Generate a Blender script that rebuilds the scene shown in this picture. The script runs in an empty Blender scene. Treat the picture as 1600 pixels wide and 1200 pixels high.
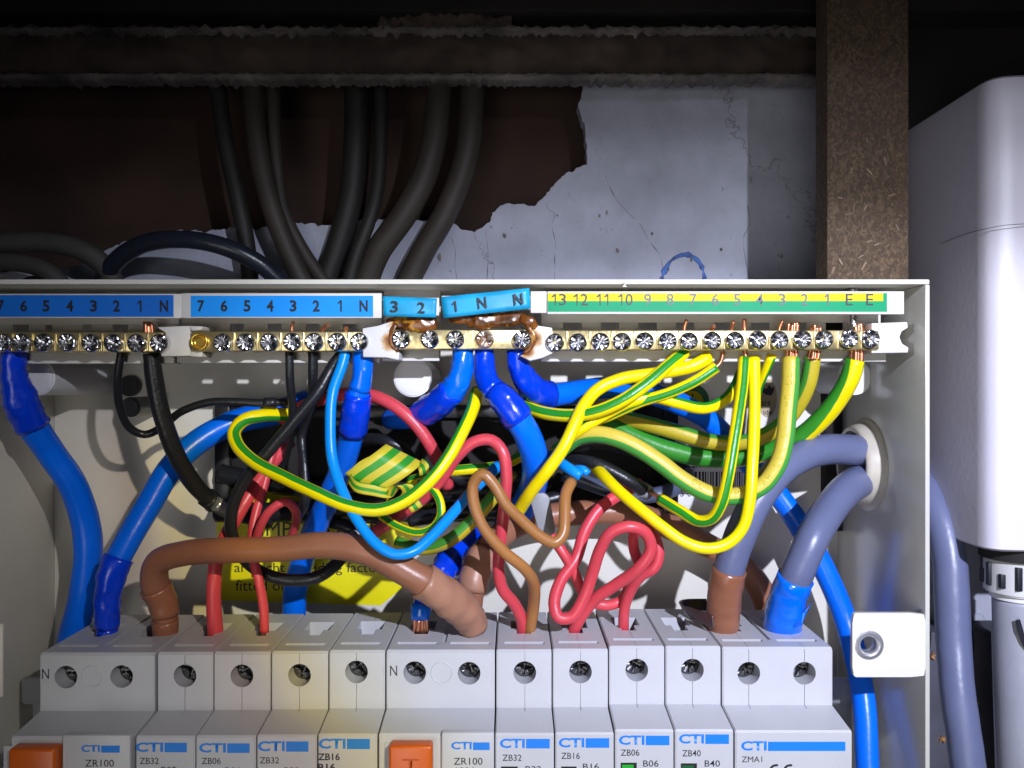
import bpy, bmesh, math, random
from mathutils import Vector, noise
random.seed(7)
SC = bpy.context.scene
COL = SC.collection
MM = 0.001
F = 1250.0            # focal length of the phone lens in photo pixels (1600 px wide)

# ------------------------------------------------------------------ camera
cam = bpy.data.cameras.new('camera'); cam.sensor_width = 36; cam.lens = 36*F/1600
cam.clip_start = 0.005; cam.clip_end = 50
co = bpy.data.objects.new('camera', cam); COL.objects.link(co)
co.rotation_euler = (math.radians(90), 0, 0)
SC.camera = co

# ------------------------------------------------------------------ world, torch, exposure
w = bpy.data.worlds.new('World'); SC.world = w; w.use_nodes = True
bg = w.node_tree.nodes['Background']; bg.inputs[0].default_value = (0.75, 0.85, 1.0, 1); bg.inputs[1].default_value = 0.007
SC.view_settings.view_transform = 'Standard'; SC.view_settings.look = 'None'
SC.view_settings.exposure = 0.10; SC.view_settings.gamma = 1

def aim(o, target):
    d = Vector(target) - o.location
    o.rotation_euler = d.to_track_quat('-Z', 'Y').to_euler()
TORCH = Vector((0.155, -0.15, 0.14))
# hand torch held beside the phone: bluish-white hot core, yellow fringe, dim spill, all from one small lamp
def torch(power, target, size=0.004):
    l = bpy.data.lights.new('torch', 'SPOT'); l.energy = power; l.color = (1, 1, 1)
    l.spot_size = math.radians(100); l.spot_blend = 0.2; l.shadow_soft_size = size
    o = bpy.data.objects.new('torch', l); COL.objects.link(o); o.location = TORCH; aim(o, target)
    l.use_nodes = True; nt = l.node_tree; N, L = nt.nodes, nt.links
    em = [n for n in N if n.type == 'EMISSION'][0]
    tc = N.new('ShaderNodeTexCoord'); sp = N.new('ShaderNodeSeparateXYZ'); L.new(tc.outputs['Normal'], sp.inputs[0])
    def m(op, a, b=None, c=None):
        q = N.new('ShaderNodeMath'); q.operation = op
        for i, v in enumerate((a, b, c)):
            if v is None: continue
            if isinstance(v, (int, float)): q.inputs[i].default_value = v
            else: L.new(v, q.inputs[i])
        return q.outputs[0]
    z = m('ABSOLUTE', sp.outputs[2])
    u = m('DIVIDE', sp.outputs[0], z); v = m('DIVIDE', sp.outputs[1], z)
    us = m('ABSOLUTE', m('DIVIDE', m('SUBTRACT', m('MULTIPLY_ADD', v, 0.4, u), 0.05), 0.328))
    vc = m('SUBTRACT', v, 0.08)
    vs = m('MAXIMUM', m('DIVIDE', vc, 0.142), m('DIVIDE', m('MULTIPLY', vc, -1.0), 0.36))
    rho = m('POWER', m('ADD', m('POWER', us, 3.0), m('POWER', vs, 3.0)), 1/3)
    rr = []
    for warm in (1, 0):
        r = N.new('ShaderNodeValToRGB'); L.new(m('DIVIDE', rho, 3.0), r.inputs[0])
        r.color_ramp.interpolation = 'EASE'
        e = r.color_ramp.elements
        e[0].position = 0; e[0].color = (0.89, 0.93, 1.16, 1)
        for p, c in BEAM:
            g = sum(c)/3
            k = e.new(p/3.0); k.color = (*c, 1) if warm else (g*0.94, g*0.98, g*1.14, 1)
        e[-1].position = 1.0; e[-1].color = (0.008, 0.008, 0.008, 1); rr.append(r.outputs[0])
    mr = N.new('ShaderNodeMapRange'); L.new(vc, mr.inputs[0]); mr.inputs[1].default_value = 0.0; mr.inputs[2].default_value = 0.08
    mx = N.new('ShaderNodeMix'); mx.data_type = 'RGBA'; L.new(mr.outputs[0], mx.inputs[0]); L.new(rr[0], mx.inputs[6]); L.new(rr[1], mx.inputs[7])
    L.new(mx.outputs[2], em.inputs[0]); em.inputs[1].default_value = 1.0
    return o
BEAM = [(0.55, (0.87, 0.91, 1.13)), (0.80, (0.77, 0.80, 0.94)), (0.91, (0.68, 0.67, 0.60)), (1.0, (0.62, 0.51, 0.24)), (1.08, (0.36, 0.29, 0.25)),
        (1.2, (0.27, 0.26, 0.26)), (1.6, (0.14, 0.137, 0.135)), (2.0, (0.034, 0.032, 0.031)), (2.4, (0.010, 0.009, 0.009))]
torch(12.4, (0.048, 0.285, -0.055))
def area(name, power, col, size, loc, target):
    l = bpy.data.lights.new(name, 'AREA'); l.energy = power; l.color = col; l.shape = 'DISK'; l.size = size
    l.spread = math.radians(56)
    o = bpy.data.objects.new(name, l); COL.objects.link(o); o.location = loc; aim(o, target); return o
area('fill_light', 0.12, (1.0, 0.97, 0.93), 0.35, (-0.10, -0.30, -0.16), (0.06, 0.30, -0.09))  # added soft fill that lifts the shaded sides; no such lamp is known

# ------------------------------------------------------------------ helpers
def P(x, y, d):
    """a point seen at photo pixel (x, y) that lies d millimetres in front of the lens, in metres"""
    return Vector(((x-800)*d/F, d, (600-y)*d/F))*MM
def V(x, y, z): return Vector((x, y, z))*MM

MATS = {}
def nodes(name):
    m = bpy.data.materials.new(name); m.use_nodes = True
    nt = m.node_tree; return m, nt, nt.nodes['Principled BSDF']
def pbr(name, col, rough=0.45, metal=0.0, bump=0.0, bscale=900, var=0.0, vscale=60, spec=0.5, coat=0.0, dirt=None, dscale=200, dth=0.62):
    if name in MATS: return MATS[name]
    m, nt, b = nodes(name); N, L = nt.nodes, nt.links
    b.inputs['Roughness'].default_value = rough; b.inputs['Metallic'].default_value = metal
    b.inputs['Specular IOR Level'].default_value = spec; b.inputs['Coat Weight'].default_value = coat
    b.inputs['Base Color'].default_value = (*col, 1)
    tc = N.new('ShaderNodeTexCoord')
    src = None
    if var:
        n = N.new('ShaderNodeTexNoise'); n.inputs['Scale'].default_value = vscale; n.inputs['Detail'].default_value = 5
        L.new(tc.outputs['Object'], n.inputs['Vector'])
        r = N.new('ShaderNodeValToRGB')
        r.color_ramp.elements[0].position = 0.3; r.color_ramp.elements[1].position = 0.7
        r.color_ramp.elements[0].color = (*[c*(1-var) for c in col], 1); r.color_ramp.elements[1].color = (*[min(1, c*(1+var)) for c in col], 1)
        L.new(n.outputs['Fac'], r.inputs[0]); src = r.outputs[0]
    if dirt:
        n = N.new('ShaderNodeTexNoise'); n.inputs['Scale'].default_value = dscale; n.inputs['Detail'].default_value = 8; n.inputs['Roughness'].default_value = 0.7
        L.new(tc.outputs['Object'], n.inputs['Vector'])
        r = N.new('ShaderNodeValToRGB'); r.color_ramp.elements[0].position = dth; r.color_ramp.elements[1].position = dth+0.08
        r.color_ramp.elements[0].color = (0, 0, 0, 1); r.color_ramp.elements[1].color = (1, 1, 1, 1)
        L.new(n.outputs['Fac'], r.inputs[0])
        mx = N.new('ShaderNodeMix'); mx.data_type = 'RGBA'
        L.new(r.outputs[0], mx.inputs[0])
        if src: L.new(src, mx.inputs[6])
        else: mx.inputs[6].default_value = (*col, 1)
        mx.inputs[7].default_value = (*dirt, 1); src = mx.outputs[2]
    if src: L.new(src, b.inputs['Base Color'])
    if bump:
        n = N.new('ShaderNodeTexNoise'); n.inputs['Scale'].default_value = bscale; n.inputs['Detail'].default_value = 4
        L.new(tc.outputs['Object'], n.inputs['Vector'])
        bp = N.new('ShaderNodeBump'); bp.inputs['Strength'].default_value = bump; bp.inputs['Distance'].default_value = 0.0004
        L.new(n.outputs['Fac'], bp.inputs['Height']); L.new(bp.outputs[0], b.inputs['Normal'])
    MATS[name] = m; return m

def stripe(name, width, ya=(0.90, 0.74, 0.0), ga=(0.02, 0.26, 0.02), rough=0.35, two=False, emboss=False):
    """earth-wire insulation: a green band running along a yellow wire, read from the tube's own UVs"""
    if name in MATS: return MATS[name]
    m, nt, b = nodes(name); N, L = nt.nodes, nt.links
    uv = N.new('ShaderNodeUVMap'); sp = N.new('ShaderNodeSeparateXYZ'); L.new(uv.outputs[0], sp.inputs[0])
    n = N.new('ShaderNodeTexNoise'); n.inputs['Scale'].default_value = 300; 
    tc = N.new('ShaderNodeTexCoord'); L.new(tc.outputs['Object'], n.inputs['Vector'])
    def mth(op, a, b_=None):
        q = N.new('ShaderNodeMath'); q.operation = op
        for i, v in enumerate((a, b_)):
            if v is None: continue
            if isinstance(v, (int, float)): q.inputs[i].default_value = v
            else: L.new(v, q.inputs[i])
        return q.outputs[0]
    u = sp.outputs[0]
    a = mth('ABSOLUTE', mth('SUBTRACT', u, 0.5))
    if two:        # yellow band in the middle, green to both sides
        k = mth('GREATER_THAN', mth('ADD', a, mth('MULTIPLY', mth('SUBTRACT', n.outputs['Fac'], 0.5), 0.02)), width)
    else:
        k = mth('LESS_THAN', mth('ADD', a, mth('MULTIPLY', mth('SUBTRACT', n.outputs['Fac'], 0.5), 0.02)), width)
    mx = N.new('ShaderNodeMix'); mx.data_type = 'RGBA'; L.new(k, mx.inputs[0])
    mx.inputs[6].default_value = (*ya, 1); mx.inputs[7].default_value = (*ga, 1)
    L.new(mx.outputs[2], b.inputs['Base Color']); b.inputs['Roughness'].default_value = rough
    bp = N.new('ShaderNodeBump'); bp.inputs['Strength'].default_value = 0.25; bp.inputs['Distance'].default_value = 0.0003
    n2 = N.new('ShaderNodeTexNoise'); n2.inputs['Scale'].default_value = 700; L.new(tc.outputs['Object'], n2.inputs['Vector'])
    L.new(n2.outputs['Fac'], bp.inputs['Height']); L.new(bp.outputs[0], b.inputs['Normal'])
    MATS[name] = m; return m

def burn(name, col, centres, r0, r1, rough=0.35):
    """plastic scorched around given world points: brown char, amber halo, then clean"""
    m, nt, b = nodes(name); N, L = nt.nodes, nt.links
    g = N.new('ShaderNodeNewGeometry')
    last = None
    for c in centres:
        vm = N.new('ShaderNodeVectorMath'); vm.operation = 'DISTANCE'; L.new(g.outputs['Position'], vm.inputs[0]); vm.inputs[1].default_value = c
        if last is None: last = vm.outputs['Value']
        else:
            q = N.new('ShaderNodeMath'); q.operation = 'MINIMUM'; L.new(last, q.inputs[0]); L.new(vm.outputs['Value'], q.inputs[1]); last = q.outputs[0]
    n = N.new('ShaderNodeTexNoise'); n.inputs['Scale'].default_value = 320; n.inputs['Detail'].default_value = 5; L.new(g.outputs['Position'], n.inputs['Vector'])
    q = N.new('ShaderNodeMath'); q.operation = 'MULTIPLY_ADD'; L.new(n.outputs['Fac'], q.inputs[0]); q.inputs[1].default_value = 0.0045; L.new(last, q.inputs[2])
    mr = N.new('ShaderNodeMapRange'); L.new(q.outputs[0], mr.inputs[0]); mr.inputs[1].default_value = r0; mr.inputs[2].default_value = r1
    r = N.new('ShaderNodeValToRGB'); e = r.color_ramp.elements
    e[0].position = 0.0; e[0].color = (0.02, 0.008, 0.003, 1)
    for p, cc in ((0.3, (0.10, 0.03, 0.008)), (0.52, (0.33, 0.13, 0.025)), (0.72, (0.55, 0.38, 0.2))):
        k = e.new(p); k.color = (*cc, 1)
    e[-1].position = 1.0; e[-1].color = (*col, 1)
    L.new(mr.outputs[0], r.inputs[0]); L.new(r.outputs[0], b.inputs['Base Color']); b.inputs['Roughness'].default_value = rough
    MATS[name] = m; return m

def tag(o, label=None, cat=None, group=None, kind=None):
    if label: o['label'] = label
    if cat: o['category'] = cat
    if group: o['group'] = group
    if kind: o['kind'] = kind
    return o
def thing(name, loc, label, cat, group=None):
    o = bpy.data.objects.new(name, None); COL.objects.link(o); o.location = loc; o.empty_display_size = 0.01
    return tag(o, label, cat, group)
def origin(o):
    v = Vector(o.location)
    while o.parent: o = o.parent; v += o.location
    return v
def link_mesh(name, me, mat, parent=None, base=None, label=None, smooth=None):
    """link a mesh whose vertices are in world metres; shifts them to the parent's (or its own) origin"""
    o = bpy.data.objects.new(name, me); COL.objects.link(o)
    if parent is not None:
        o.parent = parent
        off = origin(parent)
    else:
        if base is None:
            vs = [v.co for v in me.vertices]
            base = Vector((sum(v.x for v in vs)/len(vs), sum(v.y for v in vs)/len(vs), min(v.z for v in vs)))
        o.location = base; off = Vector(base)
    from mathutils import Matrix
    me.transform(Matrix.Translation(-off))
    if not isinstance(mat, (list, tuple)): mat = [mat]
    if len(me.materials) == 0:
        for m in mat: me.materials.append(m)
    if label: o['label'] = label
    if smooth is not None:
        for p in me.polygons: p.use_smooth = True
        if smooth < 180: me.set_sharp_from_angle(angle=math.radians(smooth))
    return o
def bm_mesh(bm, name='m'):
    bmesh.ops.recalc_face_normals(bm, faces=bm.faces)
    me = bpy.data.meshes.new(name); bm.to_mesh(me); bm.free(); return me
def add_box(bm, x0, x1, y0, y1, z0, z1, bevel=0, seg=2):
    """box in millimetres, merged into bm"""
    t = bmesh.new(); bmesh.ops.create_cube(t, size=1)
    for v in t.verts:
        v.co = Vector((x0+(v.co.x+.5)*(x1-x0), y0+(v.co.y+.5)*(y1-y0), z0+(v.co.z+.5)*(z1-z0)))*MM
    if bevel: bmesh.ops.bevel(t, geom=t.edges[:], offset=bevel*MM, segments=seg, affect='EDGES', profile=0.5)
    me = bpy.data.meshes.new('t'); t.to_mesh(me); t.free(); bm.from_mesh(me); bpy.data.meshes.remove(me)
def rect_box(bm, x0, y0, x1, y1, d, th, bevel=0):
    """box whose front face covers photo rectangle (x0,y0)-(x1,y1) at distance d, th thick"""
    a = P(x0, y1, d)/MM; b = P(x1, y0, d)/MM
    add_box(bm, a.x, b.x, d, d+th, a.z, b.z, bevel)
def box_part(name, x0, x1, y0, y1, z0, z1, mat, parent=None, bevel=0.3, label=None, base=None):
    bm = bmesh.new(); add_box(bm, x0, x1, y0, y1, z0, z1, bevel); return link_mesh(name, bm_mesh(bm), mat, parent, base, label, 40)
def rect_part(name, x0, y0, x1, y1, d, th, mat, parent=None, bevel=0.2, label=None):
    bm = bmesh.new(); rect_box(bm, x0, y0, x1, y1, d, th, bevel); return link_mesh(name, bm_mesh(bm), mat, parent, None, label, 40)
def add_poly(bm, pts, th, bevel=0, seg=2):
    """closed outline of world points, extruded th mm straight back"""
    t = bmesh.new(); vs = [t.verts.new(p) for p in pts]; f = t.faces.new(vs)
    r = bmesh.ops.extrude_face_region(t, geom=[f])
    for v in r['geom']:
        if isinstance(v, bmesh.types.BMVert): v.co.y += th*MM
    bmesh.ops.recalc_face_normals(t, faces=t.faces)
    if bevel: bmesh.ops.bevel(t, geom=t.edges[:], offset=bevel*MM, segments=seg, affect='EDGES', profile=0.5, clamp_overlap=True)
    bmesh.ops.triangulate(t, faces=[f for f in t.faces if len(f.verts) > 4])
    me = bpy.data.meshes.new('t'); t.to_mesh(me); t.free(); bm.from_mesh(me); bpy.data.meshes.remove(me)
def poly_part(name, pts, d, th, mat, parent=None, bevel=0, label=None):
    bm = bmesh.new(); add_poly(bm, [P(x, y, d) for x, y in pts], th, bevel); return link_mesh(name, bm_mesh(bm), mat, parent, None, label, 35)
def add_cyl(bm, c, axis, r, h, n=28, r2=None, bevel=0):
    """cylinder in metres from c along axis"""
    t = bmesh.new(); bmesh.ops.create_cone(t, cap_ends=True, segments=n, radius1=r, radius2=r if r2 is None else r2, depth=h)
    if bevel: bmesh.ops.bevel(t, geom=[e for e in t.edges if any(len(f.verts) > 4 for f in e.link_faces)], offset=bevel, segments=2, affect='EDGES')
    q = Vector((0, 0, 1)).rotation_difference(Vector(axis).normalized()).to_matrix()
    for v in t.verts: v.co = q @ (v.co + Vector((0, 0, h/2))) + Vector(c)
    me = bpy.data.meshes.new('t'); t.to_mesh(me); t.free(); bm.from_mesh(me); bpy.data.meshes.remove(me)

TEXT = {}
def text_part(s, x0, y0, x1, y1, d, mat, parent, bold=0.0, rot=0.0, name='lettering', shear=0):
    """printed characters filling photo rectangle at distance d (flat print, 0.04 mm proud)"""
    if s == '1' and name == 'number':
        hgt = y1-y0; wd = hgt*0.36; xr = (x0+x1)/2+wd*0.32; st = hgt*(0.15 if bold > 0.003 else 0.10)
        q = [(xr, y1), (xr, y0), (xr-st*.9, y0), (xr-wd, y0+hgt*.22), (xr-wd, y0+hgt*.22+st), (xr-st, y0+hgt*.22), (xr-st, y1)]
        cx, cy = (x0+x1)/2, (y0+y1)/2; ca, sa = math.cos(rot), math.sin(rot)
        return poly_part(name, [(cx+(a-cx)*ca-(b-cy)*sa, cy+(a-cx)*sa+(b-cy)*ca) for a, b in q], d, 0.02, mat, parent)
    key = (s, bold, shear)
    if key not in TEXT:
        c = bpy.data.curves.new('t', 'FONT'); c.body = s; c.size = 1; c.offset = bold; c.shear = shear; c.resolution_u = 3
        o = bpy.data.objects.new('t', c); COL.objects.link(o)
        dg = bpy.context.evaluated_depsgraph_get(); me = bpy.data.meshes.new_from_object(o.evaluated_get(dg))
        bpy.data.objects.remove(o); xs = [v.co.x for v in me.vertices]; ys = [v.co.y for v in me.vertices]
        TEXT[key] = (me, min(xs), max(xs), min(ys), max(ys))
    src, ax, bx, ay, by = TEXT[key]
    me = src.copy(); me.materials.clear()
    cx, cy = (x0+x1)/2, (y0+y1)/2; ca, sa = math.cos(rot), math.sin(rot)
    for v in me.vertices:
        px = x0+(v.co.x-ax)/(bx-ax)*(x1-x0)-cx; py = y1-(v.co.y-ay)/(by-ay)*(y1-y0)-cy
        v.co = P(cx+px*ca-py*sa, cy+px*sa+py*ca, d)
    return link_mesh(name, me, mat, parent)

# ---- swept tubes -------------------------------------------------
def catmull(pts, step=1.3*MM):
    out = []
    n = len(pts)
    ext = [pts[0]*2-pts[1]]+pts+[pts[-1]*2-pts[-2]]
    for i in range(n-1):
        p0, p1, p2, p3 = ext[i:i+4]
        t01 = max((p1-p0).length, 1e-6)**.5; t12 = max((p2-p1).length, 1e-6)**.5; t23 = max((p3-p2).length, 1e-6)**.5
        m1 = (p2-p1)+t12*((p1-p0)/t01-(p2-p0)/(t01+t12)); m2 = (p2-p1)+t12*((p3-p2)/t23-(p3-p1)/(t12+t23))
        k = max(2, int((p2-p1).length/step))
        for j in range(k):
            t = j/k
            q = (2*t**3-3*t*t+1)*p1+(t**3-2*t*t+t)*m1+(-2*t**3+3*t*t)*p2+(t**3-t*t)*m2
            out.append((q, i+t))
    out.append((pts[-1], n-1.0)); return out
def smooth_r(rs, t):
    i = min(int(t), len(rs)-2); f = t-i; f = f*f*(3-2*f); return rs[i]*(1-f)+rs[i+1]*f
def sweep(bm, path, rfun, n=16, c0=0.0, twist=0.0, caps=True, flat=1.0, flatdir=0.0):
    """tube along path [(point, param)], radius rfun(param, index, angle); u runs round the tube from the side that first faces the room"""
    uvl = bm.loops.layers.uv.verify()
    rings = []; L = 0
    e1p = None
    for k, (p, t) in enumerate(path):
        a = path[max(0, k-1)][0]; b = path[min(len(path)-1, k+1)][0]
        T = (b-a).normalized(); 
        if k: L += (p-path[k-1][0]).length
        e1 = Vector((0, -1, 0)); e1 = e1-T*e1.dot(T)
        if e1.length < 0.15 and e1p is not None: e1 = e1p-T*e1p.dot(T)
        e1.normalize()
        if e1p is not None: e1 = (e1*0.5+(e1p-T*e1p.dot(T)).normalized()*0.5).normalized()
        e1p = e1; e2 = T.cross(e1)
        ring = []
        for i in range(n):
            th = 2*math.pi*i/n
            r = rfun(t, k, th)
            x, y = math.cos(th)*r, math.sin(th)*r
            if flat != 1.0:
                cf, sf = math.cos(flatdir), math.sin(flatdir)
                u_, v_ = x*cf+y*sf, (-x*sf+y*cf)
                u_ *= flat; x, y = u_*cf-v_*sf, u_*sf+v_*cf
            ring.append(bm.verts.new(p+e1*x+e2*y))
        rings.append((ring, t, L))
    for k in range(len(rings)-1):
        (ra, ta, la), (rb, tb, lb) = rings[k], rings[k+1]
        for i in range(n):
            j = (i+1) % n
            f = bm.faces.new((ra[i], ra[j], rb[j], rb[i])); f.smooth = True
            ph0 = i/n; ph1 = (i+1)/n
            def U(ph, l): 
                return ph-(c0+twist*l/MM/100)/360.0+0.5
            us = (U(ph0, la), U(ph1, la), U(ph1, lb), U(ph0, lb))
            mid = sum(us)/4; sh = math.floor(mid)
            for lp, u, l in zip(f.loops, us, (la, la, lb, lb)): lp[uvl].uv = (u-sh, l/MM)
    if caps:
        for ring in (rings[0][0], rings[-1][0]):
            try: f = bm.faces.new(ring)
            except ValueError: pass

def mk_path(pts, r):
    w = [P(p[0], p[1], p[2]) for p in pts]
    rs = [(p[3] if len(p) > 3 else r)*p[2]/F*MM for p in pts]
    return w, rs
CABLES = []
def cable(name, label, cat, pts, r, mat, group=None, n=16, c0=0, twist=0, tapes=(), copper=(), rough=0.028, flat=1.0, flatdir=0.0, ranges=None, **kw):
    """one cable or wire: insulation tube, bands of tape and bare copper ends as parts"""
    w, rs = mk_path(pts, r); path = catmull(w)
    sd = random.random()*50
    def rf(t, k, th): return smooth_r(rs, t)*(1+rough*noise.noise(Vector((t*2.2+sd, math.cos(th), math.sin(th))))+rough*0.7*noise.noise(Vector((t*0.8+sd, 3, 1))))
    sub = path if not ranges else [q for q in path if ranges[0] <= q[1] <= ranges[1]]
    bm = bmesh.new(); sweep(bm, sub, rf, n, c0, twist, True, flat, flatdir)
    if not tapes and not copper:
        o = link_mesh(name, bm_mesh(bm), mat, None, w[-1] if w[-1].z < w[0].z else w[0]); tag(o, label, cat, group); CABLES.append(o); return o
    base = w[-1] if w[-1].z < w[0].z else w[0]
    root = thing(name, base, label, cat, group)
    link_mesh('insulation', bm_mesh(bm), mat, root)
    for (t0, t1, tm, grow, wr, nm) in tapes:
        sp = [q for q in path if t0 <= q[1] <= t1]
        if len(sp) < 3: continue
        s2 = random.random()*90
        def rt(t, k, th):
            b = smooth_r(rs, t)*grow
            v = Vector((math.cos(th)*1.1+s2, math.sin(th)*1.1, (t-t0)*3.2))
            lap = 0.06*(((t-t0)*2.3+th/6.283) % 1.0)
            edge = 1.0
            return b*(1+lap+wr*noise.noise(v)+wr*0.7*abs(noise.noise(v*2.3+Vector((9, 9, 9)))))*edge
        tb = bmesh.new(); sweep(tb, sp, rt, 28, 0, 0, True)
        link_mesh(nm, bm_mesh(tb), tm, root)
    for (pts2, rr, cnt) in copper:
        cb = bmesh.new(); cw = [P(*q) for q in pts2]
        cp = catmull(cw, 0.6*MM)
        R = rr*pts2[0][2]/F*MM
        if cnt == 1: sweep(cb, cp, lambda t, k, th: R, 10)
        else:
            sr = R*0.95/(cnt**.5)
            for i in range(cnt):
                a = 2.4*i; rad = R*0.85*((i+.5)/cnt)**.5
                off = Vector((math.cos(a)*rad, math.sin(a)*rad, 0)); jit = random.uniform(-0.5, 0.8)*MM
                lean = Vector((random.uniform(-.3, .3), random.uniform(-.2, .2), 0))*MM
                q = [(p+off+lean*(t/(len(cw)-1))+(cw[-1]-cw[0]).normalized()*jit*(1 if t > 0.5 else 0), t) for p, t in cp]
                sweep(cb, q, lambda t, k, th: sr, 7)
        o = link_mesh('copper_strands' if cnt > 1 else 'copper_core', bm_mesh(cb), M_copper, root)
        if cnt > 1: o['kind'] = 'stuff'
    CABLES.append(root); return root

# ------------------------------------------------------------------ materials
M_steel = pbr('painted_steel', (0.73, 0.705, 0.62), 0.38, bump=0.10, bscale=500, var=0.05, vscale=25, dirt=(0.25, 0.23, 0.2), dscale=420, dth=0.70)
M_steel_in = M_steel
M_mcb = pbr('breaker_plastic', (0.51, 0.515, 0.54), 0.42, bump=0.12, bscale=1500, var=0.04, vscale=50, dirt=(0.26, 0.24, 0.22), dscale=380, dth=0.68)
M_cream = pbr('carrier_plastic', (0.66, 0.64, 0.60), 0.4, bump=0.06, var=0.05, vscale=50)
M_white = pbr('white_plastic', (0.74, 0.74, 0.75), 0.35, bump=0.05, var=0.03)
M_brass = pbr('brass', (0.74, 0.61, 0.31), 0.33, 0.85, bump=0.25, bscale=700, var=0.18, vscale=160)
M_zinc = pbr('bright_screw', (0.66, 0.66, 0.69), 0.2, 1.0, bump=0.35, bscale=700, var=0.12, vscale=300)
M_rusty = pbr('tarnished_screw', (0.50, 0.42, 0.36), 0.4, 0.7, bump=0.6, bscale=900, var=0.3, vscale=400, dirt=(0.3, 0.12, 0.03), dscale=500, dth=0.5)
M_dscrew = pbr('dark_screw', (0.22, 0.22, 0.22), 0.3, 0.8, bump=0.8, bscale=500)
M_copper = pbr('copper', (0.80, 0.36, 0.20), 0.28, 0.9, var=0.15, vscale=400)
M_void = pbr('dark_interior', (0.012, 0.011, 0.010), 0.8)
M_ink = pbr('black_print', (0.012, 0.013, 0.02), 0.5)
M_inkg = pbr('grey_print', (0.09, 0.10, 0.12), 0.5)
M_inkb = pbr('blue_print', (0.008, 0.20, 0.72), 0.45)
M_lblue = pbr('blue_label', (0.0, 0.29, 0.88), 0.4, var=0.05, vscale=40)
M_lblue1 = pbr('dimmed_blue_label', (0.004, 0.15, 0.62), 0.4, var=0.05, vscale=40)  # darker copy of the blue label, torch falloff put into its colour
M_lteal = pbr('heat_stained_blue_label', (0.01, 0.33, 0.60), 0.4, var=0.25, vscale=90)
M_lgreen = pbr('green_label', (0.0, 0.30, 0.13), 0.5, var=0.08, vscale=60, spec=0.2)
M_lyel = pbr('yellow_label', (0.72, 0.58, 0.0), 0.5, spec=0.2)
M_syel = pbr('yellow_sticker', (0.86, 0.77, 0.0), 0.45, var=0.04)
M_blue = pbr('blue_tail_sheath', (0.0, 0.150, 0.90), 0.30, spec=0.35, bump=0.2, bscale=450, var=0.10, vscale=40, dirt=(0.12, 0.28, 0.80), dscale=420, dth=0.72)
M_lbw = pbr('light_blue_insulation', (0.002, 0.27, 0.82), 0.32, spec=0.35, bump=0.12, bscale=700, var=0.06)
M_btape = pbr('blue_tape', (0.0, 0.045, 0.66), 0.24, bump=0.7, bscale=240, var=0.15, vscale=80, coat=0.2)
M_btape2 = pbr('bright_blue_tape', (0.0, 0.15, 0.84), 0.22, bump=0.6, bscale=240, var=0.1, vscale=80, coat=0.3)
M_brown = pbr('brown_sheath', (0.30, 0.125, 0.070), 0.36, bump=0.2, bscale=500, var=0.15, vscale=45, dirt=(0.42, 0.28, 0.2), dscale=420, dth=0.73)
M_brtape = pbr('brown_tape', (0.27, 0.105, 0.055), 0.30, bump=0.5, bscale=300, var=0.12, vscale=60)
M_tantape = pbr('tan_sleeve', (0.38, 0.19, 0.12), 0.40, bump=0.5, bscale=220, var=0.14, vscale=60)
M_orange_w = pbr('ochre_insulation', (0.36, 0.155, 0.045), 0.35, bump=0.12, bscale=700, var=0.1)
M_red = pbr('red_insulation', (0.64, 0.060, 0.080), 0.36, bump=0.22, bscale=600, var=0.13, vscale=50, dirt=(0.62, 0.28, 0.28), dscale=420, dth=0.73)
M_black = pbr('black_insulation', (0.014, 0.015, 0.018), 0.34, bump=0.35, bscale=800)
M_greyc = pbr('grey_sheath', (0.125, 0.145, 0.255), 0.36, bump=0.2, bscale=500, var=0.08, vscale=40, dirt=(0.4, 0.42, 0.5), dscale=260, dth=0.73)
M_dgrey = pbr('dusty_grey_sheath', (0.042, 0.034, 0.027), 0.6, bump=0.3, bscale=500, var=0.2, vscale=60)
M_gy = stripe('earth_stripe', 0.088)
M_gyw = stripe('earth_wide_stripe', 0.085)
M_gyp = stripe('earth_pale_stripe', 0.125, (0.62, 0.50, 0.06), (0.06, 0.33, 0.05), 0.42)
M_gyg = stripe('earth_green_stripe', 0.13, (0.80, 0.66, 0.0), (0.03, 0.25, 0.02), 0.35, two=True)
M_gyd = stripe('earth_dull_stripe', 0.11, (0.50, 0.40, 0.02), (0.05, 0.26, 0.03), 0.42)

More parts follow.
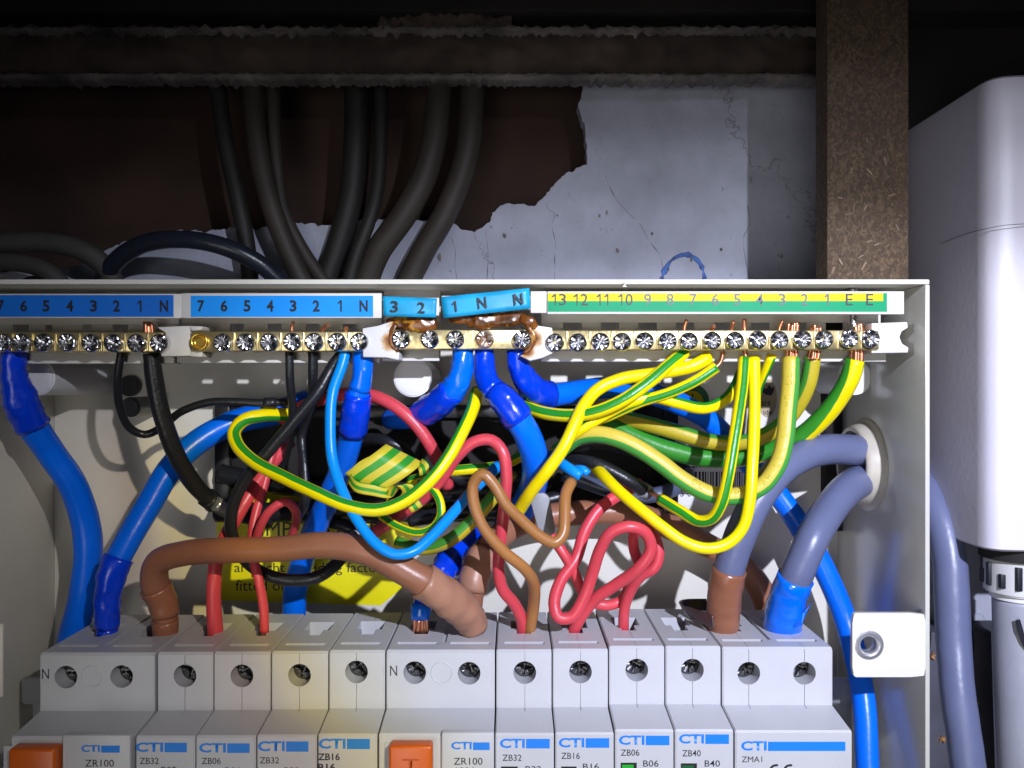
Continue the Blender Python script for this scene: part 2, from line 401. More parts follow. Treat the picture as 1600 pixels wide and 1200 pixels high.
# ------------------------------------------------------------------ wall behind, recess, ledge, post
def rough_wall():
    m, nt, b = nodes('plaster'); N, L = nt.nodes, nt.links
    tc = N.new('ShaderNodeTexCoord')
    def nz(s, d=6, r=0.6):
        n = N.new('ShaderNodeTexNoise'); n.inputs['Scale'].default_value = s; n.inputs['Detail'].default_value = d; n.inputs['Roughness'].default_value = r
        L.new(tc.outputs['Object'], n.inputs['Vector']); return n
    n1, n2, n3 = nz(14), nz(60), nz(180, 8, 0.7)
    r = N.new('ShaderNodeValToRGB'); e = r.color_ramp.elements
    e[0].position = 0.28; e[0].color = (0.30, 0.31, 0.38, 1); e[1].position = 0.62; e[1].color = (0.50, 0.52, 0.63, 1)
    mx = N.new('ShaderNodeMath'); mx.operation = 'MULTIPLY_ADD'; L.new(n2.outputs['Fac'], mx.inputs[0]); mx.inputs[1].default_value = 0.45
    q = N.new('ShaderNodeMath'); q.operation = 'MULTIPLY'; L.new(n1.outputs['Fac'], q.inputs[0]); q.inputs[1].default_value = 0.5; L.new(q.outputs[0], mx.inputs[2])
    L.new(mx.outputs[0], r.inputs[0])
    r2 = N.new('ShaderNodeValToRGB'); r2.color_ramp.elements[0].position = 0.63; r2.color_ramp.elements[1].position = 0.72
    r2.color_ramp.elements[0].color = (0, 0, 0, 1); r2.color_ramp.elements[1].color = (1, 1, 1, 1); L.new(n3.outputs['Fac'], r2.inputs[0])
    # hairline cracks
    vo = N.new('ShaderNodeTexVoronoi'); vo.feature = 'DISTANCE_TO_EDGE'; vo.inputs['Scale'].default_value = 7
    wp = N.new('ShaderNodeVectorMath'); wp.operation = 'MULTIPLY_ADD'; L.new(n2.outputs['Color'], wp.inputs[0]); wp.inputs[1].default_value = (0.03, 0.03, 0.03); L.new(tc.outputs['Object'], wp.inputs[2])
    L.new(wp.outputs[0], vo.inputs['Vector'])
    cr = N.new('ShaderNodeMath'); cr.operation = 'LESS_THAN'; L.new(vo.outputs['Distance'], cr.inputs[0]); cr.inputs[1].default_value = 0.0022
    cm = N.new('ShaderNodeMath'); cm.operation = 'MULTIPLY'; L.new(cr.outputs[0], cm.inputs[0]); L.new(n1.outputs['Fac'], cm.inputs[1])
    ad = N.new('ShaderNodeMath'); ad.operation = 'MAXIMUM'; L.new(r2.outputs[0], ad.inputs[0]); L.new(cm.outputs[0], ad.inputs[1])
    mm = N.new('ShaderNodeMix'); mm.data_type = 'RGBA'; L.new(ad.outputs[0], mm.inputs[0]); L.new(r.outputs[0], mm.inputs[6]); mm.inputs[7].default_value = (0.17, 0.16, 0.17, 1)
    L.new(mm.outputs[2], b.inputs['Base Color']); b.inputs['Roughness'].default_value = 0.85
    bp = N.new('ShaderNodeBump'); bp.inputs['Strength'].default_value = 0.5; bp.inputs['Distance'].default_value = 0.001
    L.new(n3.outputs['Fac'], bp.inputs['Height']); L.new(bp.outputs[0], b.inputs['Normal'])
    return m
M_plaster = rough_wall()
M_earth = pbr('brown_substrate', (0.052, 0.028, 0.021), 0.9, bump=0.7, bscale=90, var=0.4, vscale=22)
M_ledge = pbr('dirty_mortar', (0.070, 0.050, 0.042), 0.95, bump=1.0, bscale=120, var=0.5, vscale=45)
M_mortar = pbr('pale_mortar', (0.14, 0.122, 0.115), 0.95, bump=1.0, bscale=300, var=0.75, vscale=40)
M_darkboard = pbr('near_black_board', (0.014, 0.011, 0.010), 0.9, bump=0.4, bscale=80, var=0.4, vscale=25)  # near-black tone stands in for darkness around the top

edge = [(-260, 428), (60, 425), (128, 414), (150, 398), (190, 380), (212, 370), (240, 363), (280, 360), (310, 362), (335, 360), (370, 356),
        (400, 358), (450, 346), (500, 352), (560, 345), (640, 341), (690, 348), (708, 345), (716, 357), (742, 361), (765, 349), (770, 330), (790, 317),
        (830, 322), (850, 308), (872, 282), (893, 266), (918, 258), (914, 200), (903, 165), (912, 132), (914, 90)]
fine = []
for i in range(len(edge)-1):
    (a, b), (c, d) = edge[i], edge[i+1]; k = max(1, int(math.hypot(c-a, d-b)/4))
    for j in range(k):
        t = j/k; x = a+(c-a)*t; y = b+(d-b)*t
        fine.append((x+3.0*noise.noise(Vector((x*.09, y*.09, 1)))+2.2*noise.noise(Vector((x*.4, y*.4, 3))), y+4.0*noise.noise(Vector((x*.09, y*.09, 7)))+2.6*noise.noise(Vector((x*.4, y*.4, 5)))))
fine.append(edge[-1])
outline = fine+[(2100, 90), (2100, 1500), (-260, 1500)]
bm = bmesh.new(); add_poly(bm, [P(x, y, 323) for x, y in outline], 8)
wall = link_mesh('plaster_wall', bm_mesh(bm), M_plaster, None, P(800, 1500, 327)); tag(wall, 'cracked whitewashed plaster wall with a broken edge above the fuse box', 'wall')
# blue felt-pen arc drawn on the plaster
bm = bmesh.new()
pa = [(1033, 436), (1040, 420), (1048, 408), (1060, 400), (1075, 398), (1088, 405), (1097, 418), (1101, 436)]
sweep(bm, catmull([P(x, y, 323) for x, y in pa]), lambda t, k, th: max(0.25, 0.85+1.3*noise.noise(Vector((t*5.3, 0, 0))))*MM, 8, flat=0.05)
link_mesh('pen_mark', bm_mesh(bm), pbr('blue_pen', (0.06, 0.14, 0.42), 0.7, var=0.5, vscale=300), wall)
# loose flakes and drips on the plaster, each a shallow raised chip
fb = bmesh.new()
for i in range(14):
    x, y = random.uniform(520, 1160), random.uniform(330, 434)
    if y < 325+30 and x < 790: continue
    s = random.uniform(1.5, 4.5); q = [(x+s*random.uniform(.5, 1.1)*math.cos(a*1.05), y+1.7*s*random.uniform(.4, 1.1)*math.sin(a*1.05)) for a in range(6)]
    add_poly(fb, [P(a, b, 322.7) for a, b in q], 0.5)
o = link_mesh('plaster_flakes', bm_mesh(fb), M_mortar, wall); o['kind'] = 'stuff'

bm = bmesh.new()
for cr in ([(853, 318), (857, 328), (866, 334), (864, 350), (867, 380), (865, 405), (866, 440)], [(945, 275), (962, 310), (985, 335), (1000, 352), (1014, 375), (1030, 400), (1036, 440)], [(706, 372), (712, 392), (709, 415), (714, 440)], [(760, 362), (764, 395), (762, 440)], [(1166, 320), (1170, 350), (1163, 372), (1170, 440)]):
    sweep(bm, catmull([P(x+random.uniform(-2, 2), y, 323) for x, y in cr]), lambda t, k, th: max(0.02, 0.10+0.25*noise.noise(Vector((t*2.1, cr[0][0], 0))))*MM, 6, flat=0.3)
o = link_mesh('plaster_cracks', bm_mesh(bm), pbr('crack_dirt', (0.16, 0.15, 0.16), 0.9), wall); o['kind'] = 'stuff'
bm = bmesh.new()
add_box(bm, -420, 420, 342, 352, -60, 300)
sub = link_mesh('brown_backing', bm_mesh(bm), M_earth, None, V(0, 345, -60)); tag(sub, 'dark brown bare backing showing through the hole in the plaster', 'backing')

def lumpy(name, x0, x1, y0, y1, d, th, mat, parent, amp, seed, freq=0.05, nx=140, ny=8):
    a = P(x0, y1, d); b = P(x1, y0, d)
    bm = bmesh.new(); g = []
    for j in range(ny+1):
        row = []
        for i in range(nx+1):
            u, v = i/nx, j/ny
            X = a.x+(b.x-a.x)*u; Z = a.z+(b.z-a.z)*v
            k = noise.fractal(Vector((X/MM*freq, Z/MM*freq, seed)), 0.7, 2.1, 4)
            prof = math.sin(math.pi*min(1, max(0, v)))**0.5
            edge = (1-abs(2*v-1))
            zj = amp*0.9*MM*noise.fractal(Vector((X/MM*freq*1.7, seed*3.1, 2 if v > .5 else 5)), 0.8, 2.2, 4)*(abs(2*v-1)**2)
            row.append(bm.verts.new((X, a.y-MM*(th*prof+amp*k*edge), Z+zj)))
        g.append(row)
    for j in range(ny):
        for i in range(nx):
            bm.faces.new((g[j][i], g[j][i+1], g[j+1][i+1], g[j+1][i])).smooth = True
    # back side closes the lump
    bk = []
    for row in (g[0], g[-1]): bk.append([bm.verts.new((v.co.x, a.y+6*MM, v.co.z)) for v in row])
    for i in range(nx):
        bm.faces.new((g[0][i], bk[0][i], bk[0][i+1], g[0][i+1])); bm.faces.new((g[-1][i], g[-1][i+1], bk[1][i+1], bk[1][i])); bm.faces.new((bk[0][i], bk[1][i], bk[1][i+1], bk[0][i+1]))
    return link_mesh(name, bm_mesh(bm), mat, parent)
ledge = thing('mortar_ledge', P(640, 128, 305), 'rough grey mortared ledge running across the wall above the hole', 'ledge')
lumpy('ledge_face', -260, 1330, 50, 120, 308, 4, M_ledge, ledge, 2.6, 3.0, 0.10, 240, 10)
lumpy('mortar_ridge', -260, 1330, 115, 126, 305, 2, M_mortar, ledge, 1.5, 9.0, 0.30, 420, 6)
lumpy('mortar_ridge', -260, 1310, 42, 56, 305, 2, M_mortar, ledge, 2.8, 21.0, 0.22, 420, 6)
lumpy('mortar_lump', 590, 800, 14, 50, 306, 2, M_ledge, ledge, 5.0, 31.0, 0.16, 120, 10)
bm = bmesh.new(); add_box(bm, -420, 420, 300, 340, 140, 320, 0.5)  # board put in as the unlit void above the ledge
hb = link_mesh('dark_top_sheet', bm_mesh(bm), M_darkboard, None, V(0, 310, 140)); tag(hb, 'near-black board standing in for the dark void above the mortar ledge', 'board')

def chipboard():
    m, nt, b = nodes('chipboard'); N, L = nt.nodes, nt.links
    tc = N.new('ShaderNodeTexCoord')
    n0 = N.new('ShaderNodeTexNoise'); n0.inputs['Scale'].default_value = 400; n0.inputs['Detail'].default_value = 3; L.new(tc.outputs['Object'], n0.inputs['Vector'])
    wp = N.new('ShaderNodeVectorMath'); wp.operation = 'MULTIPLY_ADD'; L.new(n0.outputs['Color'], wp.inputs[0]); wp.inputs[1].default_value = (0.004,)*3; L.new(tc.outputs['Object'], wp.inputs[2])
    mp = N.new('ShaderNodeMapping'); mp.inputs['Scale'].default_value = (1, 1, 0.55); mp.inputs['Rotation'].default_value = (0, 0.6, 0); L.new(wp.outputs[0], mp.inputs[0])
    vo = N.new('ShaderNodeTexVoronoi'); vo.inputs['Scale'].default_value = 1500; L.new(mp.outputs[0], vo.inputs['Vector'])
    sp = N.new('ShaderNodeSeparateColor'); L.new(vo.outputs['Color'], sp.inputs[0])
    r = N.new('ShaderNodeValToRGB'); e = r.color_ramp.elements
    e[0].position = 0; e[0].color = (0.052, 0.032, 0.019, 1); e[1].position = 1; e[1].color = (0.135, 0.088, 0.050, 1)
    k = e.new(0.55); k.color = (0.076, 0.048, 0.028, 1)
    L.new(sp.outputs[0], r.inputs[0]); L.new(r.outputs[0], b.inputs['Base Color']); b.inputs['Roughness'].default_value = 0.8
    bp = N.new('ShaderNodeBump'); bp.inputs['Strength'].default_value = 0.5; bp.inputs['Distance'].default_value = 0.0008; L.new(sp.outputs[1], bp.inputs['Height']); L.new(bp.outputs[0], b.inputs['Normal'])
    return m
M_chip = chipboard(); ZT_TOP = 33.3
post = thing('chipboard_panel', V(115, 270, ZT_TOP), 'raw brown chipboard upright standing on the box, left of the white meter housing', 'panel')
box_part('chipboard_core', 102.8, 129.5, 261, 271, ZT_TOP, 150, M_chip, post, 0.5)
bm = bmesh.new()
for i in range(16):
    x, y = random.uniform(1300, 1404), random.uniform(215, 428); an = random.uniform(0, 3.14); l = random.uniform(4, 9); wd = random.uniform(1, 2.2)
    c_, s_ = math.cos(an), math.sin(an)
    add_poly(bm, [P(x+l*c_*p-wd*s_*q, y+l*s_*p+wd*c_*q, 260.7) for p, q in ((-1, -.6), (.7, -1), (1, .4), (-.6, 1))], 0.5)
o = link_mesh('wood_flakes', bm_mesh(bm), pbr('pale_flake', (0.20, 0.14, 0.095), 0.8, var=0.3, vscale=200), post); o['kind'] = 'stuff'

# ------------------------------------------------------------------ enclosure
XL, XR, ZT, DF, DB = -183.0, 130.2, 31.4, 252.0, 320.0
enc = thing('fuse_box', V(0, 300, -150), 'open white steel fuse box without its cover, full of cables', 'fuse box')
# back panel around a rectangular cable opening
o0 = P(352, 645, DB)/MM; o1 = P(1046, 802, DB)/MM
bm = bmesh.new()
add_box(bm, XL, o0.x, DB, DB+1.4, -150, ZT); add_box(bm, o1.x, XR, DB, DB+1.4, -150, ZT)
add_box(bm, o0.x, o1.x, DB, DB+1.4, o0.z, ZT); add_box(bm, o0.x, o1.x, DB, DB+1.4, -150, o1.z)
bmesh.ops.remove_doubles(bm, verts=bm.verts, dist=1e-6)
link_mesh('back_panel', bm_mesh(bm), M_steel, enc)
box_part('dark_opening_sheet', o0.x-2, o1.x+2, DB+1.6, DB+2.6, o1.z-2, o0.z+2, M_void, enc, 0)  # black sheet puts the unlit depth of the opening into its colour
M_trim = pbr('black_trim', (0.02, 0.02, 0.022), 0.35, bump=0.1)
bm = bmesh.new()
add_box(bm, o0.x-3, o0.x+3, DB-4, DB-0.1, o1.z-3, o0.z+3, 0.6); add_box(bm, o1.x-3, o1.x+3, DB-3, DB-0.1, o1.z-3, o0.z+3, 0.6)
add_box(bm, o0.x+3.1, o1.x-3.1, DB-3, DB-0.1, o0.z-2, o0.z+3, 0.6); add_box(bm, o0.x+3.1, o1.x-3.1, DB-3, DB-0.1, o1.z-3, o1.z+2, 0.6)
link_mesh('opening_trim', bm_mesh(bm), M_trim, enc, smooth=40)
box_part('top_panel', XL, XR+1.4, DF, DB, ZT, ZT+1.6, M_steel, enc, 0.35)
bm = bmesh.new()
# right side with a round cable hole: built as an uncut plate, a black disc in the bush for the hole
add_box(bm, XR, XR+1.5, DF, DB, -150, ZT-0.05, 0.35)
link_mesh('side_panel', bm_mesh(bm), pbr('glossy_painted_steel', (0.56, 0.55, 0.50), 0.22, bump=0.06, bscale=300, var=0.05, vscale=25), enc, smooth=40)
box_part('side_panel', XL-1.5, XL, DF, DB, -150, ZT, M_steel, enc, 0.35)
# mounting tabs
def tab(pts, hole, d=DF-0.6):
    bm = bmesh.new(); add_poly(bm, [P(x, y, d) for x, y in pts], 1.5, 0.35)
    o = link_mesh('fixing_tab', bm_mesh(bm), M_steel, enc, smooth=35)
    if hole:
        hb = bmesh.new(); c = P(hole[0], hole[1], d)
        uvs = 36
        def ring(r, y): return [hb.verts.new(c+Vector((math.cos(2*math.pi*i/uvs)*r*MM, y*MM, math.sin(2*math.pi*i/uvs)*r*MM))) for i in range(uvs)]
        R = [ring(4.4, -0.02), ring(3.5, -0.25), ring(3.15, -0.12), ring(2.9, 0.4), ring(2.6, 0.5), ring(2.75, 0.9), ring(2.4, 1.0), ring(2.4, 1.4)]
        for q in range(len(R)-1):
            for i in range(uvs): hb.faces.new((R[q][i], R[q][(i+1) % uvs], R[q+1][(i+1) % uvs], R[q+1][i])).smooth = True
        link_mesh('thread_collar', bm_mesh(hb), pbr('worn_thread', (0.62, 0.62, 0.66), 0.3, 0.7, bump=0.3), o)
        return o
def plate_with_hole(x0, y0, x1, y1, hx, hy, r, d, th):
    bm = bmesh.new(); n = 48; c = P(hx, hy, d); a = P(x0, y1, d); b = P(x1, y0, d); rc = 1.6*MM
    inn, out = [], []
    for i in range(n):
        t = 2*math.pi*i/n; dx, dz = math.cos(t), math.sin(t)
        s = min(((b.x-c.x)/dx if dx > 1e-6 else (a.x-c.x)/dx if dx < -1e-6 else 9), ((b.z-c.z)/dz if dz > 1e-6 else (a.z-c.z)/dz if dz < -1e-6 else 9))
        out.append(Vector((c.x+dx*s, c.y, c.z+dz*s))); inn.append(Vector((c.x+dx*r*MM, c.y, c.z+dz*r*MM)))
    corners = [Vector((b.x, c.y, b.z)), Vector((a.x, c.y, b.z)), Vector((a.x, c.y, a.z)), Vector((b.x, c.y, a.z))]
    for cr in corners:
        k = min(range(n), key=lambda i: (out[i]-cr).length); q = cr.copy(); m = Vector(((a.x+b.x)/2, c.y, (a.z+b.z)/2)); dd = (m-cr)
        q.x += math.copysign(0.45*MM, dd.x); q.z += math.copysign(0.45*MM, dd.z); out[k] = q
    lay = []
    for dy in (0, th*MM):
        lay.append(([bm.verts.new(v+Vector((0, dy, 0))) for v in inn], [bm.verts.new(v+Vector((0, dy, 0))) for v in out]))
    for i in range(n):
        j = (i+1) % n
        bm.faces.new((lay[0][0][i], lay[0][0][j], lay[0][1][j], lay[0][1][i])); bm.faces.new((lay[1][0][i], lay[1][0][j], lay[1][1][j], lay[1][1][i]))
        bm.faces.new((lay[0][0][i], lay[0][0][j], lay[1][0][j], lay[1][0][i])); bm.faces.new((lay[0][1][i], lay[0][1][j], lay[1][1][j], lay[1][1][i]))
    return bm
bm = plate_with_hole(1332, 958, 1446, 1058, 1358, 1008, 2.9, DF-0.8, 1.5)
tabo = link_mesh('fixing_tab', bm_mesh(bm), M_steel, enc, smooth=35)
hb = bmesh.new(); c = P(1358, 1008, DF-0.8); uvs = 36
def ring_(r, y): return [hb.verts.new(c+Vector((math.cos(2*math.pi*i/uvs)*r*MM, y*MM, math.sin(2*math.pi*i/uvs)*r*MM))) for i in range(uvs)]
R = [ring_(4.6, -0.01), ring_(3.6, -0.3), ring_(3.1, -0.2), ring_(2.8, 0.3), ring_(2.45, 0.6), ring_(2.7, 1.0), ring_(2.35, 1.4), ring_(2.6, 1.8), ring_(2.35, 2.2), ring_(2.35, 3.0)]
for q in range(len(R)-1):
    for i in range(uvs): hb.faces.new((R[q][i], R[q][(i+1) % uvs], R[q+1][(i+1) % uvs], R[q+1][i])).smooth = True
link_mesh('thread_collar', bm_mesh(hb), pbr('worn_thread', (0.62, 0.62, 0.66), 0.3, 0.75, bump=0.3), tabo)
bm = bmesh.new(); rect_box(bm, -112, 975, 4, 1090, DF-0.8, 1.5, 0.5); link_mesh('fixing_tab', bm_mesh(bm), M_steel, enc, smooth=35)
# moulded standoff caps on the back panel
for (bx, by, fx, fy, fd, r) in ((88, 602, 57, 590, 276, 6.2), (660, 592, 645, 590, 284, 6.9), (1300, 598, 1336, 590, 291, 6.3)):
    bm = bmesh.new(); A = P(fx, fy, fd); B = Vector((A.x, DB*MM, A.z))
    add_cyl(bm, A, (0, 1, 0), r*MM, (DB-fd)*MM, 40, bevel=0.5*MM)
    add_cyl(bm, A+Vector((0, -0.25*MM, 0)), (0, 1, 0), r*0.80*MM, 0.6*MM, 40, bevel=0.15*MM)
    link_mesh('standoff_cap', bm_mesh(bm), M_white, enc, smooth=35)
bm = bmesh.new(); add_cyl(bm, P(205, 603, 319.6), (0, -1, 0), 4.2*MM, 2.2*MM, 28, bevel=0.5*MM); add_cyl(bm, P(203, 636, 300), (0, 1, 0), 3.8*MM, 19*MM, 28, bevel=0.8*MM)  # upper black disc stands in for a dark hole, lower one is the plug
link_mesh('plug_and_hole_disc', bm_mesh(bm), M_trim, enc, smooth=40)
# round cable bush in the right side
bush = bmesh.new(); c = V(XR, 294, 0); c.z = (600-725)*294/F*MM
nn = 56
prof = [(0.5, 16.9), (-0.5, 17.0), (-1.0, 16.4), (-1.4, 15.2), (-4.2, 14.4), (-5.3, 13.9), (-5.8, 13.1), (-5.6, 12.2), (-4.8, 11.9), (2.0, 11.8)]
rows = []
for (dx, r) in prof:
    rows.append([bush.verts.new(c+V(dx, math.cos(2*math.pi*i/nn)*r, math.sin(2*math.pi*i/nn)*r)) for i in range(nn)])
for q in range(len(rows)-1):
    for i in range(nn): bush.faces.new((rows[q][i], rows[q][(i+1) % nn], rows[q+1][(i+1) % nn], rows[q+1][i])).smooth = True
link_mesh('cable_bush', bm_mesh(bush), pbr('bush_plastic', (0.50, 0.46, 0.38), 0.35, bump=0.1, var=0.1), enc, smooth=50)
bm = bmesh.new(); add_cyl(bm, c+V(-0.4, 0, 0), (1, 0, 0), 11.85*MM, 1.0*MM, 40); link_mesh('dark_hole_disc', bm_mesh(bm), M_void, enc)  # black disc painted as the dark inside of the hole
# domed fixing screws through the top, with one threaded shank showing
for (px, d, sh) in ((55, 276, 0), (1306, 276, 1)):
    fs = thing('fixing_screw', P(px, 436, d), 'zinc domed screw in the top of the box above the number 1 E labels' if sh else 'zinc domed screw in the top edge of the box at far left', 'screw')
    hb = bmesh.new(); c = Vector(((px-800)*d/F, d, ZT+1.6))
    rr = []
    for k in range(7):
        t = k/6*math.pi/2; rr.append([hb.verts.new((c+Vector((math.cos(2*math.pi*i/28)*4.6*math.cos(t), math.sin(2*math.pi*i/28)*4.6*math.cos(t), 0.4+4.0*math.sin(t))))*MM) for i in range(28)])
    for k in range(6):
        for i in range(28): hb.faces.new((rr[k][i], rr[k][(i+1) % 28], rr[k+1][(i+1) % 28], rr[k+1][i])).smooth = True
    link_mesh('screw_head', bm_mesh(hb), M_zinc, fs)
    if sh:
        hb = bmesh.new(); rows = []
        n = 20; turns = 14; zt, zb = ZT-0.1, 16.5
        for k in range(turns*4+1):
            z = zt+(zb-zt)*k/(turns*4); r = 1.75 if k % 4 in (0, 3) else 1.45
            rows.append([hb.verts.new(((c.x+math.cos(2*math.pi*i/n)*r)*MM, (262+math.sin(2*math.pi*i/n)*r)*MM, (z-0.3*i/n)*MM)) for i in range(n)])
        for k in range(len(rows)-1):
            for i in range(n): hb.faces.new((rows[k][i], rows[k][(i+1) % n], rows[k+1][(i+1) % n], rows[k+1][i]))
        link_mesh('threaded_shank', bm_mesh(hb), M_zinc, fs)
# stickers on the back panel
ys = poly_part('warning_sticker', [(338, 800), (345, 762), (690, 766), (640, 850), (630, 918), (595, 946), (340, 938)], DB-0.15, 0.1, M_syel, enc)
SER = dict(bold=0.004)
text_part('IMPORTANT', 408, 815, 590, 838, DB-0.2, M_ink, ys, 0.0)
text_part('are tight including factory', 366, 879, 608, 899, DB-0.2, M_ink, ys, 0.0)
text_part('fitted ones', 368, 906, 470, 923, DB-0.2, M_ink, ys, 0.0)
ws = rect_part('batch_sticker', 1052, 712, 1172, 790, DB-0.15, 0.1, M_white, enc, 0)
text_part('Batch No.: 0512', 1058, 717, 1168, 731, DB-0.2, M_ink, ws, 0.012)
text_part('5"0', 1063, 766, 1080, 776, DB-0.2, M_ink, ws, 0.01)
bm = bmesh.new(); x = 1064
while x < 1164:
    wd = random.choice((1.2, 1.2, 2.2, 3.2)); rect_box(bm, x, 737, x+wd, 760, DB-0.2, 0.03); x += wd+random.choice((1.3, 2.0, 2.8))
link_mesh('barcode', bm_mesh(bm), M_ink, ws)
def disc(name, x, y, d, r, mat, parent, th=0.1, sq=1.0, n=40):
    return poly_part(name, [(x+r*math.cos(2*math.pi*i/n)*sq, y+r*math.sin(2*math.pi*i/n)) for i in range(n)], d, th, mat, parent)
es = disc('earth_sticker', 1082, 626, DB-0.15, 26, pbr('green_sticker', (0.02, 0.16, 0.05), 0.5), enc)
ey = disc('sticker_centre', 1082, 628, DB-0.22, 17, M_lyel, es)
for (a, b, c_, d_) in ((1081, 615, 1083, 628), (1073, 628, 1091, 630.5), (1076, 633, 1088, 635.5), (1079, 638, 1085, 640)): rect_part('earth_symbol', a, b, c_, d_, DB-0.26, 0.03, M_ink, es, 0)
ov = disc('oval_sticker', 1199, 622, DB-0.15, 30, pbr('tan_sticker', (0.42, 0.33, 0.20), 0.5, var=0.1), enc, 0.1, 0.5)
poly_part('black_emblem', [(1190, 612), (1192, 604), (1197, 608), (1202, 601), (1206, 606), (1210, 603), (1209, 612), (1205, 618), (1197, 617)], DB-0.2, 0.03, M_ink, ov)
text_part('are', 1190, 627, 1204, 634, DB-0.2, M_ink, ov, 0.01); text_part('ide', 1193, 640, 1206, 648, DB-0.2, M_ink, ov, 0.01)
tb = text_part('2', 973, 440, 979, 448, DF-0.65, M_white, enc, 0.01, name='paint_scratch')

# ------------------------------------------------------------------ DIN rail
rail = bmesh.new(); add_box(rail, -178, 126, 290.5, 292, -116, -107, 0.2); add_box(rail, -178, 126, 297, 298.5, -133, -116.1, 0.2); add_box(rail, -178, 126, 292.1, 297, -117, -116, 0.1)
ro = link_mesh('mounting_rail', bm_mesh(rail), pbr('galvanised', (0.42, 0.43, 0.46), 0.4, 0.6, bump=0.2), None, V(0, 294, -133), smooth=35); tag(ro, 'galvanised steel rail behind the row of grey breakers', 'rail')

# ------------------------------------------------------------------ terminal blocks
def screw_mesh(kind):
    bm = bmesh.new(); n = 48; rows = []
    def ring(f, y): return [bm.verts.new((math.cos(2*math.pi*i/n)*f(i)*MM, y*MM, math.sin(2*math.pi*i/n)*f(i)*MM)) for i in range(n)]
    def cross(i, big, small, wid):
        t = (2*math.pi*i/n) % (math.pi/2); t = min(t, math.pi/2-t); r1 = wid/max(math.sin(t), 1e-3)
        return max(small, min(big, r1))
    rows = [ring(lambda i: 2.95, 4.0), ring(lambda i: 2.95, 0.6), ring(lambda i: 2.75, 0.22), ring(lambda i: 2.4, 0.02),
            ring(lambda i: cross(i, 2.25, 1.15, 0.42), 0.05), ring(lambda i: cross(i, 2.1, 0.8, 0.32), 1.5), ring(lambda i: 0.25, 2.0)]
    for k in (3, 4):
        for i, v in enumerate(rows[k]): v.co.y += MM*(0.30*noise.noise(Vector((i*0.9, k*3.1, 2.0)))+(0.28 if i % 6 in (2, 3) and k == 4 else 0))
    for q in range(len(rows)-1):
        for i in range(n): bm.faces.new((rows[q][i], rows[q][(i+1) % n], rows[q+1][(i+1) % n], rows[q+1][i]))
    bm.faces.new(rows[-1])
    # diagonal star nicks of a combination drive
    me = bm_mesh(bm, 'terminal_screw'); 
    for p in me.polygons: p.use_smooth = True
    me.set_sharp_from_angle(angle=math.radians(9)); return me
SCREW = screw_mesh(0); SCREW.materials.append(M_zinc)
SCREWR = screw_mesh(0); SCREWR.materials.append(M_rusty)
def put_screw(x, y, d, parent, me=SCREW, name='terminal_screw'):
    o = bpy.data.objects.new(name, me); COL.objects.link(o); o.parent = parent
    o.location = P(x, y, d)-origin(parent); o.rotation_euler = (random.uniform(-.05, .05), random.uniform(0, 1.57), random.uniform(-.05, .05)); return o
BD = 257.5            # front of the brass bars
LD = 254.3            # front of the label holders
def terminal_block(name, label, x0, x1, bx0, bx1, by, screws, slots, lx0, lx1, ly0, ly1, mat_c, ends):
    t = thing(name, P((x0+x1)/2, 560, 265), label, 'terminal block', 'terminal blocks along the top of the fuse box')
    bm = bmesh.new()
    rect_box(bm, lx0, ly0-2, lx1, ly1+3, LD, 1.6, 0.25)                     # label holder
    zf = P(0, ly1+3, LD).z/MM; 
    X0, X1 = P(x0, 0, 270).x/MM, P(x1, 0, 270).x/MM
    add_box(bm, X0, X1, 257.2, 275, P(0, ly0, 257).z/MM-1.2, P(0, ly0, 257).z/MM-0.1, 0.2)  # arm back to the top panel
    # rear web with wire slots
    zt = P(0, by-40, 270).z/MM; zb = P(0, by+26, 270).z/MM; zs1 = P(0, by-28, 270).z/MM; zs0 = P(0, by+14, 270).z/MM
    add_box(bm, X0, X1, 270, 271.4, zs1, zt+8, 0.1); add_box(bm, X0, X1, 270, 271.4, zb, zs0, 0.1)
    cur = X0
    for (a, b) in slots:
        A, B = P(a, 0, 270).x/MM, P(b, 0, 270).x/MM
        if A > cur: add_box(bm, cur, A, 270, 271.4, zs0, zs1)
        cur = B
    if cur < X1: add_box(bm, cur, X1, 270, 271.4, zs0, zs1)
    # lower lip
    add_box(bm, X0, X1, 266, 267.4, P(0, by+33, 266).z/MM, P(0, by+12, 266).z/MM, 0.2); add_box(bm, X0, X1, 267.41, 272, P(0, by+33, 266).z/MM, P(0, by+33, 266).z/MM+1.2, 0.2)
    link_mesh('carrier', bm_mesh(bm), mat_c, t, smooth=35)
    for pts in ends:
        bm = bmesh.new(); add_poly(bm, [P(x, y, 258.5) for x, y in pts], 11, 0.3); link_mesh('end_cap', bm_mesh(bm), mat_c, t, smooth=35)
    bm = bmesh.new()
    A = P(bx0, by+15, BD)/MM; B = P(bx1, by-16, BD)/MM
    add_box(bm, A.x, B.x, BD, BD+7, A.z, B.z, 0.5)
    bar = link_mesh('brass_bar', bm_mesh(bm), M_brass, t, smooth=35)
    nb = bmesh.new()
    for i, s in enumerate(screws):
        x, y = s[0], s[1]
        put_screw(x, y, BD-1.9-random.uniform(0, .4), bar, SCREWR if len(s) > 2 else SCREW)
        if i: # raised rib between neighbouring screws
            xm = (screws[i-1][0]+x)/2
    for i in range(len(screws)-1):
        xm = (screws[i][0]+screws[i+1][0])/2+1
        rect_box(nb, xm-1.6, by-15, xm+1.6, by+14, BD-0.5, 0.8, 0.25)
    if name != 'burnt_terminal_block': link_mesh('bar_ribs', bm_mesh(nb), M_brass, bar, smooth=35)
    else: nb.free()
    return t
